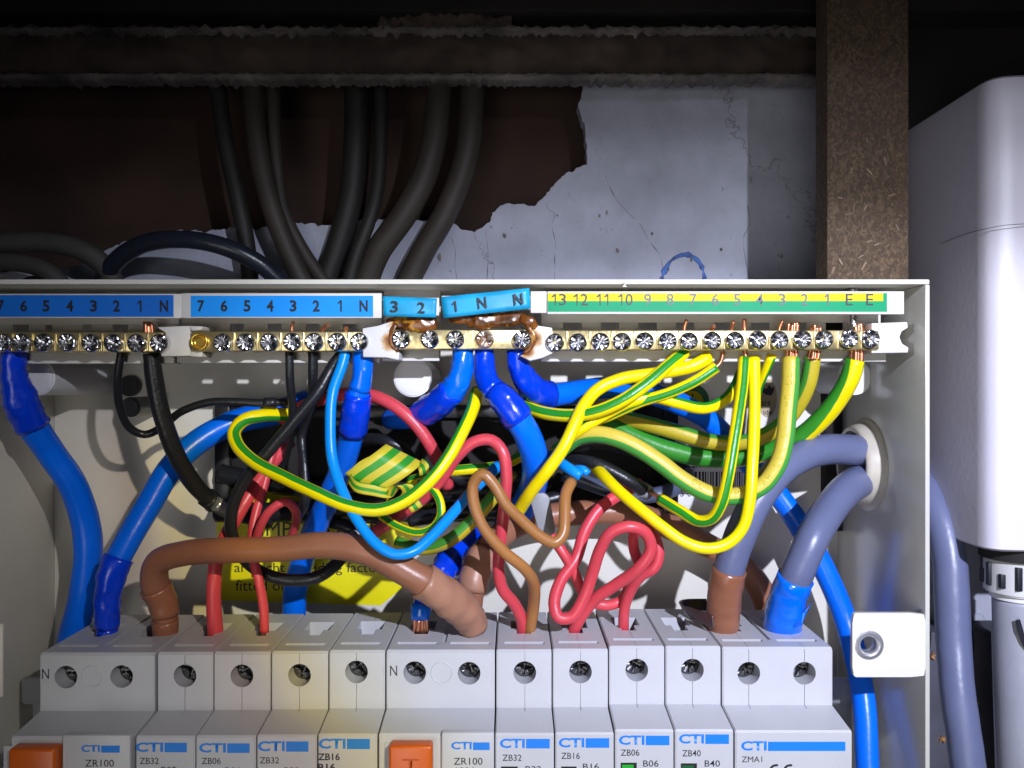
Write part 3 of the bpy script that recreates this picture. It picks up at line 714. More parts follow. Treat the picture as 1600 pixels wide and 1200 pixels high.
def blue_label(t, x0, y0, x1, y1, mat, chars, cy, h, rot=0.0, ink=M_ink, bold=0.012):
    l = rect_part('number_label', x0, y0, x1, y1, LD-0.12, 0.1, mat, t, 0)
    for ch, x in chars:
        wd = {'1': 3.3, 'N': 6.5}.get(ch, 5.4)
        text_part(ch, x-wd, cy-h/2, x+wd, cy+h/2, LD-0.17, ink, l, 0.008 if ch == '1' else bold+0.022, name='number')
    return l
b1 = terminal_block('terminal_block', 'left brass terminal block with blue number label coloured dimmer', -60, 280, -60, 254, 535,
    [(2, 535), (31, 535), (65, 535), (103, 535), (140, 536), (174, 536), (211, 536), (247, 536)], [(-40, -15), (20, 45), (70, 82), (129, 143), (176, 200)], -60, 284, 461, 494, M_cream,
    [[(245, 511), (296, 509), (298, 556), (252, 557), (250, 548), (262, 535), (258, 520)]])
blue_label(b1, -60, 461, 271, 495, M_lblue1, [('7', 1), ('6', 37), ('5', 72), ('4', 109), ('3', 146), ('2', 182), ('1', 219), ('N', 256)], 478, 18)
b2 = terminal_block('terminal_block', 'second brass terminal block with bright blue number label and one screw missing', 284, 596, 298, 572, 534,
    [(346, 535), (382, 535), (419, 535), (455, 534), (490, 534), (526, 534), (561, 534)], [(360, 381), (418, 440), (478, 500), (535, 558)], 284, 596, 460, 494, M_cream,
    [[(296, 509), (318, 510), (314, 516), (299, 517)], [(298, 545), (316, 550), (316, 558), (297, 557)]])
blue_label(b2, 298, 462, 583, 495, M_lblue, [('7', 314), ('6', 350), ('5', 386), ('4', 422), ('3', 458), ('2', 494), ('1', 532), ('N', 568)], 478, 18)
# the hollow brass hole with no screw
bm = bmesh.new(); nn = 32; c = P(311, 534, BD-0.6); rows = []
for r, y in ((2.9, 0.8), (2.9, -0.2), (2.5, -0.5), (2.1, -0.3), (1.7, 0.2), (1.4, 0.5)): rows.append([bm.verts.new(c+V(math.cos(2*math.pi*i/nn)*r, y, math.sin(2*math.pi*i/nn)*r)) for i in range(nn)])
for q in range(len(rows)-1):
    for i in range(nn): bm.faces.new((rows[q][i], rows[q][(i+1) % nn], rows[q+1][(i+1) % nn], rows[q+1][i])).smooth = True
bm.faces.new(rows[-1])
link_mesh('empty_screw_hole', bm_mesh(bm), pbr('gold_brass', (0.80, 0.52, 0.10), 0.25, 0.85), b2)
BC = [P(628, 505, 258), P(655, 506, 258), P(760, 500, 258), P(720, 503, 258), P(826, 520, 257), P(822, 500, 258), P(612, 535, 257)]
M_burn = burn('scorched_carrier', (0.64, 0.62, 0.59), BC, 0.002, 0.0075)
M_burn2 = burn('scorched_end', (0.68, 0.67, 0.66), [P(619, 520, 257), P(620, 508, 257), P(612, 532, 257), P(822, 545, 257), P(818, 510, 257), P(833, 530, 257)], 0.0018, 0.0062)
b3 = terminal_block('burnt_terminal_block', 'scorched brass terminal block with melted brown plastic and peeling blue labels', 600, 688, 610, 832, 531,
    [(626, 530), (671, 530), (711, 530), (757, 530, 1), (816, 530)], [(640, 655)], 598, 686, 467, 490, M_burn, [])
for pts in ([(566, 513), (590, 509), (612, 502), (622, 505), (614, 514), (611, 528), (613, 542), (624, 552), (623, 563), (605, 559), (567, 558)],
            [(812, 503), (836, 508), (863, 512), (864, 552), (846, 560), (828, 564), (812, 556), (826, 549), (835, 533), (830, 516)]):
    bm = bmesh.new(); add_poly(bm, [P(x, y, 256.9) for x, y in pts], 10, 0.35, 3); link_mesh('end_cap', bm_mesh(bm), M_burn2, b3, smooth=40)
def tilted(pts, d, mat, parent, name='number_label'):
    bm = bmesh.new(); n = 14
    (ax, ay), (bx, by), (cx, cy), (dx, dy) = pts; g = []
    for j in range(5):
        row = []
        for i in range(n+1):
            u, v = i/n, j/4
            x = (ax+(bx-ax)*u)*(1-v)+(dx+(cx-dx)*u)*v; y = (ay+(by-ay)*u)*(1-v)+(dy+(cy-dy)*u)*v
            row.append(bm.verts.new(P(x, y, d-0.5*math.sin(u*4.0)*(v)-0.25*noise.noise(Vector((u*4, v*2, 3))))))
        g.append(row)
    for j in range(4):
        for i in range(n): bm.faces.new((g[j][i], g[j][i+1], g[j+1][i+1], g[j+1][i])).smooth = True
    r = bmesh.ops.extrude_face_region(bm, geom=bm.faces[:])
    for v in r['geom']:
        if isinstance(v, bmesh.types.BMVert): v.co.y += 0.25*MM
    return link_mesh(name, bm_mesh(bm), mat, parent)
l = tilted([(598, 463), (683, 466), (681, 496), (599, 494)], LD-0.7, M_lteal, b3)
text_part('3', 610, 470, 622, 488, LD-1.5, M_ink, l, 0.012, 0.03, 'number'); text_part('2', 652, 472, 664, 489, LD-1.5, M_ink, l, 0.012, 0.03, 'number')
l = tilted([(689, 464), (827, 450), (829, 482), (693, 497)], LD-1.2, M_lteal, b3)
text_part('1', 708.5, 470, 714, 487, LD-2.1, M_ink, l, 0.012, -0.12, 'number'); text_part('N', 746, 464, 760, 482, LD-2.1, M_ink, l, 0.012, -0.12, 'number'); text_part('N', 803, 458, 817, 476, LD-2.1, M_ink, l, 0.012, -0.12, 'number')
rect_part('white_backing', 690, 462, 852, 484, LD+0.6, 1.4, M_burn, b3, 0.2)
rect_part('white_backing', 829, 455, 854, 489, LD, 1.4, M_cream, b3, 0.2)
# melted amber plastic
M_amber = pbr('melted_amber', (0.16, 0.050, 0.008), 0.26, bump=0.5, bscale=260, var=0.9, vscale=110, coat=0.25, dirt=(0.50, 0.24, 0.02), dscale=150, dth=0.55)
def melt(pts, rs, seed):
    bm = bmesh.new(); w = [P(*p) for p in pts]; path = catmull(w, 0.8*MM)
    rr = [r*0.2*MM for r in rs]
    sweep(bm, path, lambda t, k, th: smooth_r(rr, t)*(1+0.35*noise.noise(Vector((t*3, math.cos(th)+seed, math.sin(th))))), 18, flat=0.38)
    link_mesh('melted_plastic', bm_mesh(bm), M_amber, b3)
melt([(604, 503, 258), (630, 503, 257.5), (655, 506, 257), (682, 505, 258)], [5, 12, 14, 9], 1)
melt([(702, 500, 258), (725, 497, 257), (750, 501, 256.5), (775, 500, 257), (800, 499, 257), (822, 494, 258)], [5, 10, 15, 11, 12, 6], 5)
melt([(812, 497, 257), (828, 503, 256.5), (838, 512, 257)], [6, 9, 5], 8)
melt([(618, 505, 257), (612, 520, 256.6), (613, 538, 256.8), (622, 550, 257)], [4, 4, 4, 3], 11)
melt([(824, 508, 256.6), (833, 525, 256.4), (829, 543, 256.6), (818, 553, 257)], [4, 5, 4, 3], 13)
bar4s = [(867, 535), (903, 535), (939, 534), (972, 534), (1008, 533), (1044, 533), (1077, 533), (1114, 532), (1149, 532), (1185, 531), (1219, 531), (1255, 530), (1289, 530), (1329, 529), (1362, 529)]
b4 = terminal_block('earth_terminal_block', 'long brass earth terminal block with a yellow and green number label', 846, 1376, 858, 1374, 532,
    bar4s, [(880+i*29.3*2, 909+i*29.3*2) for i in range(8)], 855, 1413, 457, 488, M_cream,
    [[(1362, 505), (1418, 503), (1419, 512), (1409, 518), (1406, 527), (1410, 537), (1420, 543), (1419, 551), (1362, 552)]])
l = rect_part('number_label', 856, 458, 1386, 487, LD-0.12, 0.1, M_lgreen, b4, 0)
rect_part('yellow_band', 856, 458, 1380, 470.5, LD-0.16, 0.06, M_lyel, l, 0)
for s, x in (('13', 873), ('12', 907), ('11', 943), ('10', 977), ('9', 1012), ('8', 1047), ('7', 1083), ('6', 1118), ('5', 1152), ('4', 1187), ('3', 1222), ('2', 1257), ('1', 1293), ('E', 1327), ('E', 1359)):
    wd = 11 if len(s) == 2 else (2.6 if s == '1' else 5.5); wd = 9 if s == '11' else wd
    mi = M_ink if s in ('13', '12', '11', '10', 'E') else M_inkg
    if len(s) == 2:
        text_part('1', x-10, 459, x-3, 477, LD-0.22, mi, l, 0.0, name='number')
        if s[1] == '1': text_part('1', x+2, 459, x+9, 477, LD-0.22, mi, l, 0.0, name='number')
        else: text_part(s[1], x+0.5, 459, x+11.5, 477, LD-0.22, mi, l, 0.004, name='number')
    else: text_part(s, x-wd, 459, x+wd, 477, LD-0.22, mi, l, 0.004, name='number')

# ------------------------------------------------------------------ breakers
DS, DN, DBK = 250.3, 236.0, 291.5
def boolean(o, cutter, solver='EXACT'):
    m = o.modifiers.new('b', 'BOOLEAN'); m.object = cutter; m.operation = 'DIFFERENCE'; m.solver = solver; m.use_self = True
def bake(o, cutters):
    dg = bpy.context.evaluated_depsgraph_get(); dg.update()
    me = bpy.data.meshes.new_from_object(o.evaluated_get(dg)); o.modifiers.clear(); old = o.data; o.data = me
    for c in cutters: bpy.data.objects.remove(c)
    for p in me.polygons: p.use_smooth = True
    me.set_sharp_from_angle(angle=math.radians(30))
M_seam = M_void
M_or = pbr('orange_button', (0.62, 0.11, 0.006), 0.35, bump=0.1, var=0.06)
M_cs = pbr('dark_clamp', (0.10, 0.10, 0.105), 0.3, 0.8, bump=0.6, bscale=700)
M_slit = pbr('pale_recess', (0.66, 0.66, 0.68), 0.5)
def breaker(name, label, x0, x1, dz, holes, kind, group='grey breakers along the rail'):
    """x0,x1: photo x of the shoulder's edges; dz: mm up or down"""
    X0 = (x0-800)*DS/F+0.2; X1 = (x1-800)*DS/F-0.2
    zt, zs, zn = -83.2+dz, -101.4+dz, -103.2+dz
    t = thing(name, V((X0+X1)/2, 270, -150), label, 'switch' if kind != 'single' else 'circuit breaker', group)
    bm = bmesh.new()
    pr = [(DBK, zt), (DS+0.8, zt-0.15), (DS, zt-0.9), (DS, zs), (DN+0.5, zn), (DN, zn-0.6), (DN, -150), (DBK, -150)]
    va = [bm.verts.new(V(X0, d, z)) for d, z in pr]; vb = [bm.verts.new(V(X1, d, z)) for d, z in pr]
    bm.faces.new(va); bm.faces.new(vb[::-1])
    for i in range(len(pr)): bm.faces.new((va[i], vb[i], vb[(i+1) % len(pr)], va[(i+1) % len(pr)]))
    bmesh.ops.recalc_face_normals(bm, faces=bm.faces)
    es = [e for e in bm.edges if abs((e.verts[0].co-e.verts[1].co).x) < 1e-6]
    bmesh.ops.bevel(bm, geom=es, offset=0.28*MM, segments=2, affect='EDGES')
    me = bm_mesh(bm); body = link_mesh('body', me, [M_mcb, M_void], t, smooth=30)
    off = origin(t); cuts = []
    def cutter(bmc):
        m = bm_mesh(bmc); o = bpy.data.objects.new('c', m); COL.objects.link(o); m.materials.append(M_mcb); cuts.append(o); return o
    # terminal screw holes, wire entries in the top, finger slits
    c1 = bmesh.new(); c2 = bmesh.new(); c2b = bmesh.new()
    cents = []
    for (hx, hy) in holes:
        p = P(hx, hy, DS); add_cyl(c1, Vector((p.x, (DS-3)*MM, p.z)), (0, 1, 0), 3.55*MM, 21*MM, 36); cents.append(p.x/MM)
        e = p.x/MM
        wv = 4.6 if kind == 'single' else 4.4
        add_box(c2, e-wv*.95, e+wv*.95, 272, 281, zt-9, zt+2)
        add_box(c2b, e-2.4, e+2.4, 266.5, 272.5, zt-8.8, zt+2.2)
        add_box(c2, e-6.4, e+6.4, 256.2, 258.4, zt-2.2, zt+2)
    boolean(body, cutter(c1)); boolean(body, cutter(c2)); boolean(body, cutter(c2b))
    c3 = bmesh.new(); c4 = bmesh.new()
    for e in cents:
        if kind == 'single' or kind == 'main':
            add_box(c3, e-0.09, e+0.09, DS-2, DS+0.35, zs-1, zt+2)
            add_box(c4, e-0.07, e+0.07, DS-1, 266.4, zt-0.25, zt+2.5); add_box(c4, e-0.07, e+0.07, 281.1, 293, zt-0.3, zt+2)
    if kind != 'single':
        e = sum(cents)/2
        add_box(c3, e-0.7, e+0.7, 258, 293, zt-0.9, zt+2)
    for c_ in (c3, c4):
        if len(c_.verts): boolean(body, cutter(c_))
        else: c_.free()
    bake(body, cuts)
    # clamp screws deep in the holes, clamp cages under the wire entries
    for (hx, hy) in holes:
        p = P(hx, hy, DS)
        o = bpy.data.objects.new('clamp_screw', SCREWD); COL.objects.link(o); o.parent = t; o.location = Vector((p.x, (DS+5.5)*MM, p.z+0.05*MM))-off; o.rotation_euler = (0, random.uniform(0, 1.5), 0); o.scale = (1.17, 1, 1.17)
        bm = bmesh.new(); add_box(bm, p.x/MM-4.2, p.x/MM+4.2, 267, 281.5, zt-8.6, zt-6.6, 0.3); link_mesh('clamp_cage', bm_mesh(bm), M_cs, t)
    return t, (X0, X1, zt, zs, zn)
SCREWD = screw_mesh(0); SCREWD.materials.append(M_cs)
def logo(t, x0, y0, x1, xb, y1, y0b, y1b, d=DN-0.03):
    l = text_part('CTI', x0, y0, x1, y1, d, M_inkb, t, 0.032, name='maker_lettering')
    rect_part('blue_bar', x1+2, y0b, xb, y1b, d, 0.02, M_inkb, t, 0)
def blank_circle(t, x, y):
    bm = bmesh.new(); n = 40; c = P(x, y, DS); rows = []
    for r, yy in ((3.5, 0.01), (3.35, -0.22), (3.15, -0.22), (3.0, 0.01)): rows.append([bm.verts.new(c+V(math.cos(2*math.pi*i/n)*r, yy, math.sin(2*math.pi*i/n)*r)) for i in range(n)])
    for q in range(3):
        for i in range(n): bm.faces.new((rows[q][i], rows[q][(i+1) % n], rows[q+1][(i+1) % n], rows[q+1][i])).smooth = True
    link_mesh('blank_ring', bm_mesh(bm), M_mcb, t)
DP = DN-0.05
def rcd(label, x0, x1, dz, holes, ring, ny, plate, btn, lg, model, sub=None, tmark=False):
    t, (X0, X1, zt, zs, zn) = breaker('safety_switch', label, x0, x1, dz, holes, 'rcd')
    blank_circle(t, *ring)
    text_part('N', ny[0]-5.5, ny[1]-8, ny[0]+5.5, ny[1]+8, DS-0.05, M_ink, t, 0.0, name='letter_n')
    a, b = P(plate[0], plate[1], DN-1.6), P(plate[2], 1290, DN-1.6)
    bm = bmesh.new(); add_box(bm, a.x/MM, b.x/MM, DN-1.6, DN+1, -150, a.z/MM, 0.5); link_mesh('raised_plate', bm_mesh(bm), M_mcb, t, smooth=35)
    bm = bmesh.new(); a = P(btn[0]-6, btn[1]-6, DN-0.06); b = P(btn[2]+5, 1290, DN); add_box(bm, a.x/MM, b.x/MM, DN-0.3, DN+0.5, -150, a.z/MM, 0.15)
    link_mesh('button_frame', bm_mesh(bm), M_mcb, t, smooth=35)
    a = P(btn[0], btn[1], DN-4.5); b = P(btn[2], 1290, DN-4.5)
    bm = bmesh.new(); add_box(bm, a.x/MM, b.x/MM, DN-4.5, DN+0.2, -150, a.z/MM, 0.9, 3); bo = link_mesh('orange_button', bm_mesh(bm), M_or, t, smooth=35)
    if tmark: text_part('T', 628, 1186, 655, 1203, DN-4.56, pbr('orange_relief', (0.45, 0.07, 0.004), 0.4), bo, 0.01, name='letter_t')
    d = DN-1.66
    text_part('CTI', lg[0], lg[1], lg[2], lg[3], d, M_inkb, t, 0.032, name='maker_lettering'); rect_part('blue_bar', lg[2]+2, lg[1]+1, lg[4], lg[3]+1, d, 0.02, M_inkb, t, 0)
    text_part(model[0], *model[1:], d, M_ink, t, 0.004, name='model_lettering')
    if sub: text_part(sub[0], *sub[1:], d, M_ink, t, 0.0, name='rating_lettering')
    return t
rcd('wide grey switch with orange button at far left, blue and brown cables in its top', 61, 242, -0.9, [(103, 1058), (190, 1057)], (145, 1056), (71, 1053),
    (97, 1149, 203), (12, 1171, 85), (127, 1164, 156, 1175, 187), ('ZR100', 133, 1187, 178, 1198))
def single(label, x0, x1, dz, hole, lg, model, rating=None, win=None, bold=0.004):
    t, _ = breaker('circuit_breaker', label, x0, x1, dz, [hole], 'single')
    logo(t, lg[0], lg[1], lg[2], lg[3], lg[4], lg[1]+0.5, lg[4]+0.5)
    text_part(model[0], *model[1:], DP, M_ink, t, bold, name='model_lettering')
    if rating: text_part(rating[0], *rating[1:], DP, M_ink, t, bold, name='rating_lettering')
    if win:
        wf = rect_part('indicator_frame', win[0], win[1], win[2], 1225, DN-0.15, 0.12, M_void, t, 0)
        rect_part('indicator_flag', win[0]+2, win[1]+3, win[2]-5, 1222, DN-0.22, 0.06, pbr('flag_%s' % win[3], {'green': (0.02, 0.36, 0.03), 'dark': (0.01, 0.10, 0.035), 'purple': (0.10, 0.08, 0.22), 'black': (0.02, 0.03, 0.03)}[win[3]], 0.4), wf, 0)
    return t
single('grey breaker with a thick red wire in its top, beside the left orange-button switch', 245, 333.5, -0.7, (289, 1056), (212, 1160, 255, 292, 1175), ('ZB32', 218, 1184, 248, 1194), ('B32', 252, 1198, 276, 1208))
single('grey breaker with a thin red wire in its top, second along from the left switch', 333.5, 423, -0.6, (378, 1056), (311, 1161, 353, 390, 1176), ('ZB06', 315, 1184, 345, 1194), ('B06', 352, 1199, 376, 1209))
single('grey breaker with an empty wire entry and a faint yellow glow across its face', 423.5, 513, -0.4, (468, 1055), (403, 1158, 445, 482, 1174), ('ZB32', 406, 1183, 436, 1193), ('B32', 444, 1199, 468, 1209))
single('grey breaker with bold black model lettering left of the middle orange-button switch', 513.5, 602, -0.1, (557, 1050), (498, 1154, 540, 578, 1170), ('ZB16', 497, 1177, 531, 1188), ('B16', 497, 1193, 524, 1205), None, 0.022)
rcd('wide grey switch with orange button mid-row, frayed copper in its top', 602.8, 774, 0.0, [(648, 1051), (733, 1052)], (690, 1051), (615, 1048),
    (690, 1145, 772), (607, 1166, 675), (705, 1159, 737, 1171, 765), ('ZR100', 709, 1184, 754, 1195), ('100A', 712, 1199, 745, 1209), True)
single('grey breaker with a red and an ochre wire sharing its top entry', 774.7, 862.7, 0.1, (820, 1051), (781, 1154, 820, 859, 1169), ('ZB32', 785, 1179, 815, 1189), ('B32', 821, 1197, 846, 1207), (783, 1198, 809, 'purple'))
single('grey breaker with a looping pair of red wires in its top', 863, 950.8, 0.3, (907, 1050), (873, 1153, 913, 952, 1168), ('ZB16', 877, 1176, 906, 1186), ('B16', 911, 1193, 936, 1203), (877, 1198, 901, 'black'))
single('grey breaker with bright green indicator and a single red wire in its top', 951, 1039, 1.2, (995, 1047), (967, 1149, 1007, 1046, 1164), ('ZB06', 970, 1171, 999, 1181), ('B06', 1005, 1188, 1029, 1198), (970, 1192, 995, 'green'))
single('grey breaker with dark green indicator and no wire, left of the wide main switch', 1039.3, 1127, 1.2, (1082, 1047), (1061, 1147, 1100, 1139, 1162), ('ZB40', 1066, 1172, 1095, 1182), ('B40', 1101, 1188, 1125, 1198), (1064, 1193, 1089, 'dark'))
t, _ = breaker('main_switch', 'wide grey main switch at right end taking brown and blue taped tails', 1128, 1302, 0.9, [(1170, 1052), (1257, 1052)], 'main')
logo(t, 1158, 1158, 1198, 1321, 1173, 1159, 1173.5)
text_part('ZMA1', 1159, 1182, 1191, 1191, DP, M_ink, t, 0.0, name='model_lettering')
for cx_ in (1213, 1235):
    arc = [(cx_+12*math.cos(math.radians(a)), 1206+12*math.sin(math.radians(a))) for a in range(75, 286, 10)]
    arc += [(cx_+8.6*math.cos(math.radians(a)), 1206+8.6*math.sin(math.radians(a))) for a in range(285, 74, -10)]
    poly_part('approval_mark', arc, DP, 0.02, M_ink, t)
rect_part('approval_mark', 1226.5, 1204.4, 1235, 1207.6, DP-0.01, 0.02, M_ink, t, 0)

# ------------------------------------------------------------------ cables
G_T = 'thick supply tails in the fuse box'; G_E = 'green and yellow earth wires'; G_R = 'red wires into the breakers'; G_K = 'black wires under the left terminal blocks'; G_S = 'grey sheathed cables rising up the wall'
cable('blue_tail', 'thick blue cable at far left with dark blue tape under the left terminal block', 'cable',
      [(21, 548, 263, 15), (22, 585, 264, 16), (32, 625, 267, 22), (48, 660, 271, 22), (78, 705, 278), (112, 755, 283), (132, 810, 287), (138, 860, 288), (130, 930, 289), (112, 1000, 292), (98, 1070, 296)], 21, M_blue, G_T,
      tapes=[(0.0, 3.15, M_btape, 1.12, 0.14, 'tape')])
cable('blue_tail', 'thick blue cable curving down into the left orange-button switch, dark tape at its foot', 'cable',
      [(480, 628, 312), (430, 645, 303), (375, 657, 296), (320, 683, 290), (272, 725, 284), (232, 790, 278), (200, 845, 273), (178, 890, 270, 19), (169, 930, 270, 17), (167, 998, 272, 15)], 19.5, M_blue, G_T,
      tapes=[(6.55, 8.75, M_btape, 1.12, 0.10, 'tape'), (8.7, 9.0, M_btape, 1.02, 0.02, 'tape')])
cable('brown_tail', 'thick brown cable arching from the left switch across to the middle switch', 'cable',
      [(259, 992, 271, 16), (256, 945, 270, 19), (242, 912, 268, 21), (246, 880, 264, 20), (285, 865, 260), (350, 860, 257), (430, 858, 255), (510, 852, 253, 21), (575, 862, 251, 22), (630, 890, 250, 23), (672, 915, 252, 25), (714, 945, 258, 25.5), (736, 970, 265, 22), (744, 1000, 272, 11)], 20, M_brown, G_T,
      tapes=[(0.55, 1.9, M_brtape, 1.10, 0.05, 'tape'), (0.0, 0.5, M_brtape, 1.12, 0.05, 'tape'), (9.6, 12.25, M_tantape, 1.07, 0.11, 'sleeve')],
      copper=[([(741, 965, 271), (742, 992, 272)], 12, 14)])
cable('black_wire', 'thick black wire hanging from the left N terminal down to the right', 'wire',
      [(236, 552, 263, 12.5), (241, 590, 264), (252, 645, 266), (273, 705, 270), (300, 752, 276), (330, 783, 284, 12), (368, 803, 296, 12), (420, 815, 308, 12)], 13.5, M_black, G_K,
      tapes=[(4.75, 5.1, M_black, 1.2, 0.1, 'clip')],
      copper=[([(235, 550, 262), (234, 520, 262), (233, 506, 262)], 9, 8)])
cable('black_wire', 'thin black wire looping from the left terminal block round to the right', 'wire',
      [(190, 548, 263), (184, 590, 265), (187, 635, 269), (202, 668, 273), (226, 679, 276), (252, 668, 276), (282, 644, 274), (325, 629, 273), (375, 628, 273), (412, 630, 274), (452, 628, 276)], 6.2, M_black, G_K,
      tapes=[(8.9, 9.5, M_black, 1.35, 0.05, 'clip')])
cable('black_wire', 'slim black wire dropping straight from terminal 3 of the second block', 'wire',
      [(452, 548, 262), (453, 590, 263), (457, 640, 268), (452, 690, 282), (430, 760, 300)], 6.6, M_black, G_K, copper=[([(456, 518, 262), (456, 512, 262), (459, 502, 262)], 2.6, 1)])
cable('black_wire', 'black wire dropping from terminal 2 of the second block behind the others', 'wire',
      [(489, 548, 263), (489, 590, 265), (487, 635, 272), (472, 680, 279), (476, 735, 276), (477, 780, 276), (462, 812, 288)], 7.8, M_black, G_K, copper=[([(502, 518, 262), (506, 512, 261), (513, 507, 259)], 3.0, 1)])
cable('black_wire', 'long black wire slanting left from terminal 1 then looping under the brown cable', 'wire',
      [(535, 550, 264, 8), (520, 572, 264), (497, 612, 262), (462, 655, 261), (420, 705, 262), (382, 752, 265), (362, 800, 268), (366, 848, 272), (398, 888, 276), (450, 906, 276), (500, 900, 276), (535, 870, 280), (550, 835, 290)], 9.6, M_black, G_K)
cable('light_blue_wire', 'light blue wire looping from terminal 1 down in front of the brown cable', 'wire',
      [(540, 548, 262), (534, 572, 261), (520, 612, 258), (516, 660, 256), (519, 715, 254), (534, 765, 250), (558, 812, 246), (588, 850, 243), (617, 866, 242), (645, 862, 243), (675, 838, 247), (705, 805, 253), (740, 765, 262), (778, 728, 274)], 8.6, M_lbw, None,
      copper=[([(540, 520, 262), (541, 512, 262), (540, 514, 261)], 3.5, 1)])
cable('blue_tail', 'thick blue cable with dark taped collar under the second terminal block', 'cable',
      [(568, 548, 263, 14.5), (566, 590, 263, 14.5), (560, 615, 264, 17), (556, 640, 266, 19), (550, 675, 270, 19), (538, 720, 277), (513, 780, 288), (488, 835, 298), (470, 885, 304), (461, 930, 306), (459, 990, 308)], 18.5, M_blue, G_T,
      tapes=[(0.0, 1.9, M_btape2, 1.04, 0.02, 'sleeve'), (2.0, 4.05, M_btape, 1.14, 0.06, 'tape')])
cable('red_wire', 'thick red wire arching over behind the blue taped cable', 'wire',
      [(440, 655, 292), (480, 632, 286), (530, 617, 280), (580, 618, 276), (622, 638, 274), (655, 670, 274), (680, 710, 276), (700, 760, 284)], 10.2, M_red, G_R)
cable('red_wire', 'thick red wire running behind the brown cable into the second breaker', 'wire',
      [(452, 690, 292), (415, 735, 284), (385, 780, 278), (360, 825, 275), (340, 868, 273), (334, 920, 271), (337, 998, 272, 12)], 11, M_red, G_R)
cable('red_wire', 'thin red wire dropping straight into the third breaker from the left', 'wire',
      [(428, 700, 286), (412, 760, 281), (396, 820, 276), (394, 862, 273), (404, 905, 271), (412, 950, 271), (413, 988, 271)], 7.2, M_red, G_R, copper=[([(413, 984, 271), (413, 1000, 271)], 3.0, 1)])
cable('red_wire', 'small red wire loop in front of the yellow sticker above the brown cable', 'wire',
      [(400, 900, 276), (398, 860, 274), (408, 820, 270), (424, 796, 268), (445, 784, 268), (460, 794, 272), (463, 815, 278), (452, 850, 286)], 7, M_red, G_R)
# earth wires, left loop
cable('earth_wire', 'green and yellow earth wire making the large left loop under the blue cables', 'wire',
      [(745, 612, 268), (738, 640, 260), (722, 675, 254), (700, 715, 250), (668, 755, 247), (630, 784, 246), (590, 797, 246), (542, 790, 247), (490, 768, 250), (440, 744, 255), (398, 722, 260), (372, 697, 264), (366, 675, 267), (380, 657, 270), (410, 649, 274), (460, 648, 284)], 10.4, M_gyw, G_E, c0=55, twist=-8)
cable('earth_wire', 'small curled green and yellow wire looping right of the crumpled sleeve', 'wire',
      [(655, 752, 266), (676, 764, 264), (688, 785, 262), (688, 808, 261), (674, 826, 261), (652, 832, 262), (622, 823, 264), (596, 806, 268)], 6.8, M_gy, G_E, c0=10, twist=30)
cable('earth_wire', 'green and yellow wire sweeping low behind the ochre loop', 'wire',
      [(620, 848, 282), (660, 857, 279), (700, 846, 276), (735, 817, 276), (768, 780, 277), (800, 738, 282)], 10.8, M_gyd, G_E, c0=-30)
cable('earth_wire', 'short green and yellow wire lying level behind the red loop', 'wire',
      [(640, 752, 284), (690, 738, 279), (735, 733, 277), (780, 728, 278), (830, 705, 284)], 8.4, M_gyw, G_E, c0=-40)
# earth wires, right
cable('earth_wire', 'yellow-sided earth wire sweeping left from terminal 7 then down past the blue cable', 'wire',
      [(1108, 558, 262), (1082, 572, 261), (1030, 583, 262), (972, 592, 263), (935, 608, 262), (912, 634, 259), (897, 665, 256), (880, 700, 254), (857, 733, 254), (832, 765, 258), (808, 802, 266)], 10.2, M_gy, G_E, c0=165)
cable('earth_wire', 'earth wire with a bright green upper stripe curving left under the burnt block', 'wire',
      [(1070, 550, 263), (1048, 568, 260), (1010, 600, 257), (972, 626, 256), (935, 642, 257), (895, 649, 260), (850, 645, 265), (815, 632, 271), (790, 610, 280)], 10.4, M_gy, G_E, c0=18, twist=0,
      copper=[([(1070, 522, 262), (1069, 512, 262), (1073, 500, 261)], 2.8, 1)])
cable('earth_wire', 'earth wire with bare copper at terminal 6 slanting down to the left', 'wire',
      [(1119, 574, 262), (1085, 596, 262), (1045, 614, 263), (1000, 628, 265), (955, 648, 268), (925, 662, 270), (898, 690, 276)], 8.8, M_gy, G_E, c0=-5,
      copper=[([(1112, 579, 262), (1125, 567, 262), (1130, 550, 262)], 3.4, 1), ([(1113, 520, 262), (1112, 515, 262), (1116, 509, 260)], 3.2, 1)])
cable('earth_wire', 'earth wire waving behind the four upright earth wires to the left', 'wire',
      [(1160, 580, 276), (1148, 607, 274), (1128, 628, 271), (1098, 638, 268), (1060, 630, 266), (1022, 621, 265), (985, 628, 264), (945, 648, 262), (905, 672, 262), (870, 702, 268)], 9.2, M_gy, G_E, c0=60)
cable('earth_cable', 'thick pale earth cable with embossed text rising to terminal 3', 'cable',
      [(846, 742, 282), (872, 706, 272), (908, 681, 266), (945, 680, 262), (985, 694, 260), (1030, 722, 259), (1070, 752, 258), (1110, 772, 257), (1150, 775, 256), (1190, 760, 255), (1215, 727, 255), (1226, 690, 256), (1231, 640, 258), (1235, 600, 260), (1236, 560, 262)], 13.6, M_gyp, G_E, c0=55, twist=0,
      copper=[([(1236, 563, 262), (1237, 525, 262), (1238, 505, 262)], 11, 9), ([(1218, 520, 262), (1217, 515, 262), (1223, 500, 261)], 2.8, 1)])
pale = CABLES[-1]
w_, rs_ = mk_path([(1070, 752, 258), (1110, 772, 257), (1150, 775, 256), (1190, 760, 255), (1215, 727, 255), (1226, 690, 256), (1231, 640, 258), (1235, 600, 260), (1236, 560, 262)], 13.6)
pth = catmull(w_, 0.25*MM); acc = 0; bm = bmesh.new(); gap = 0
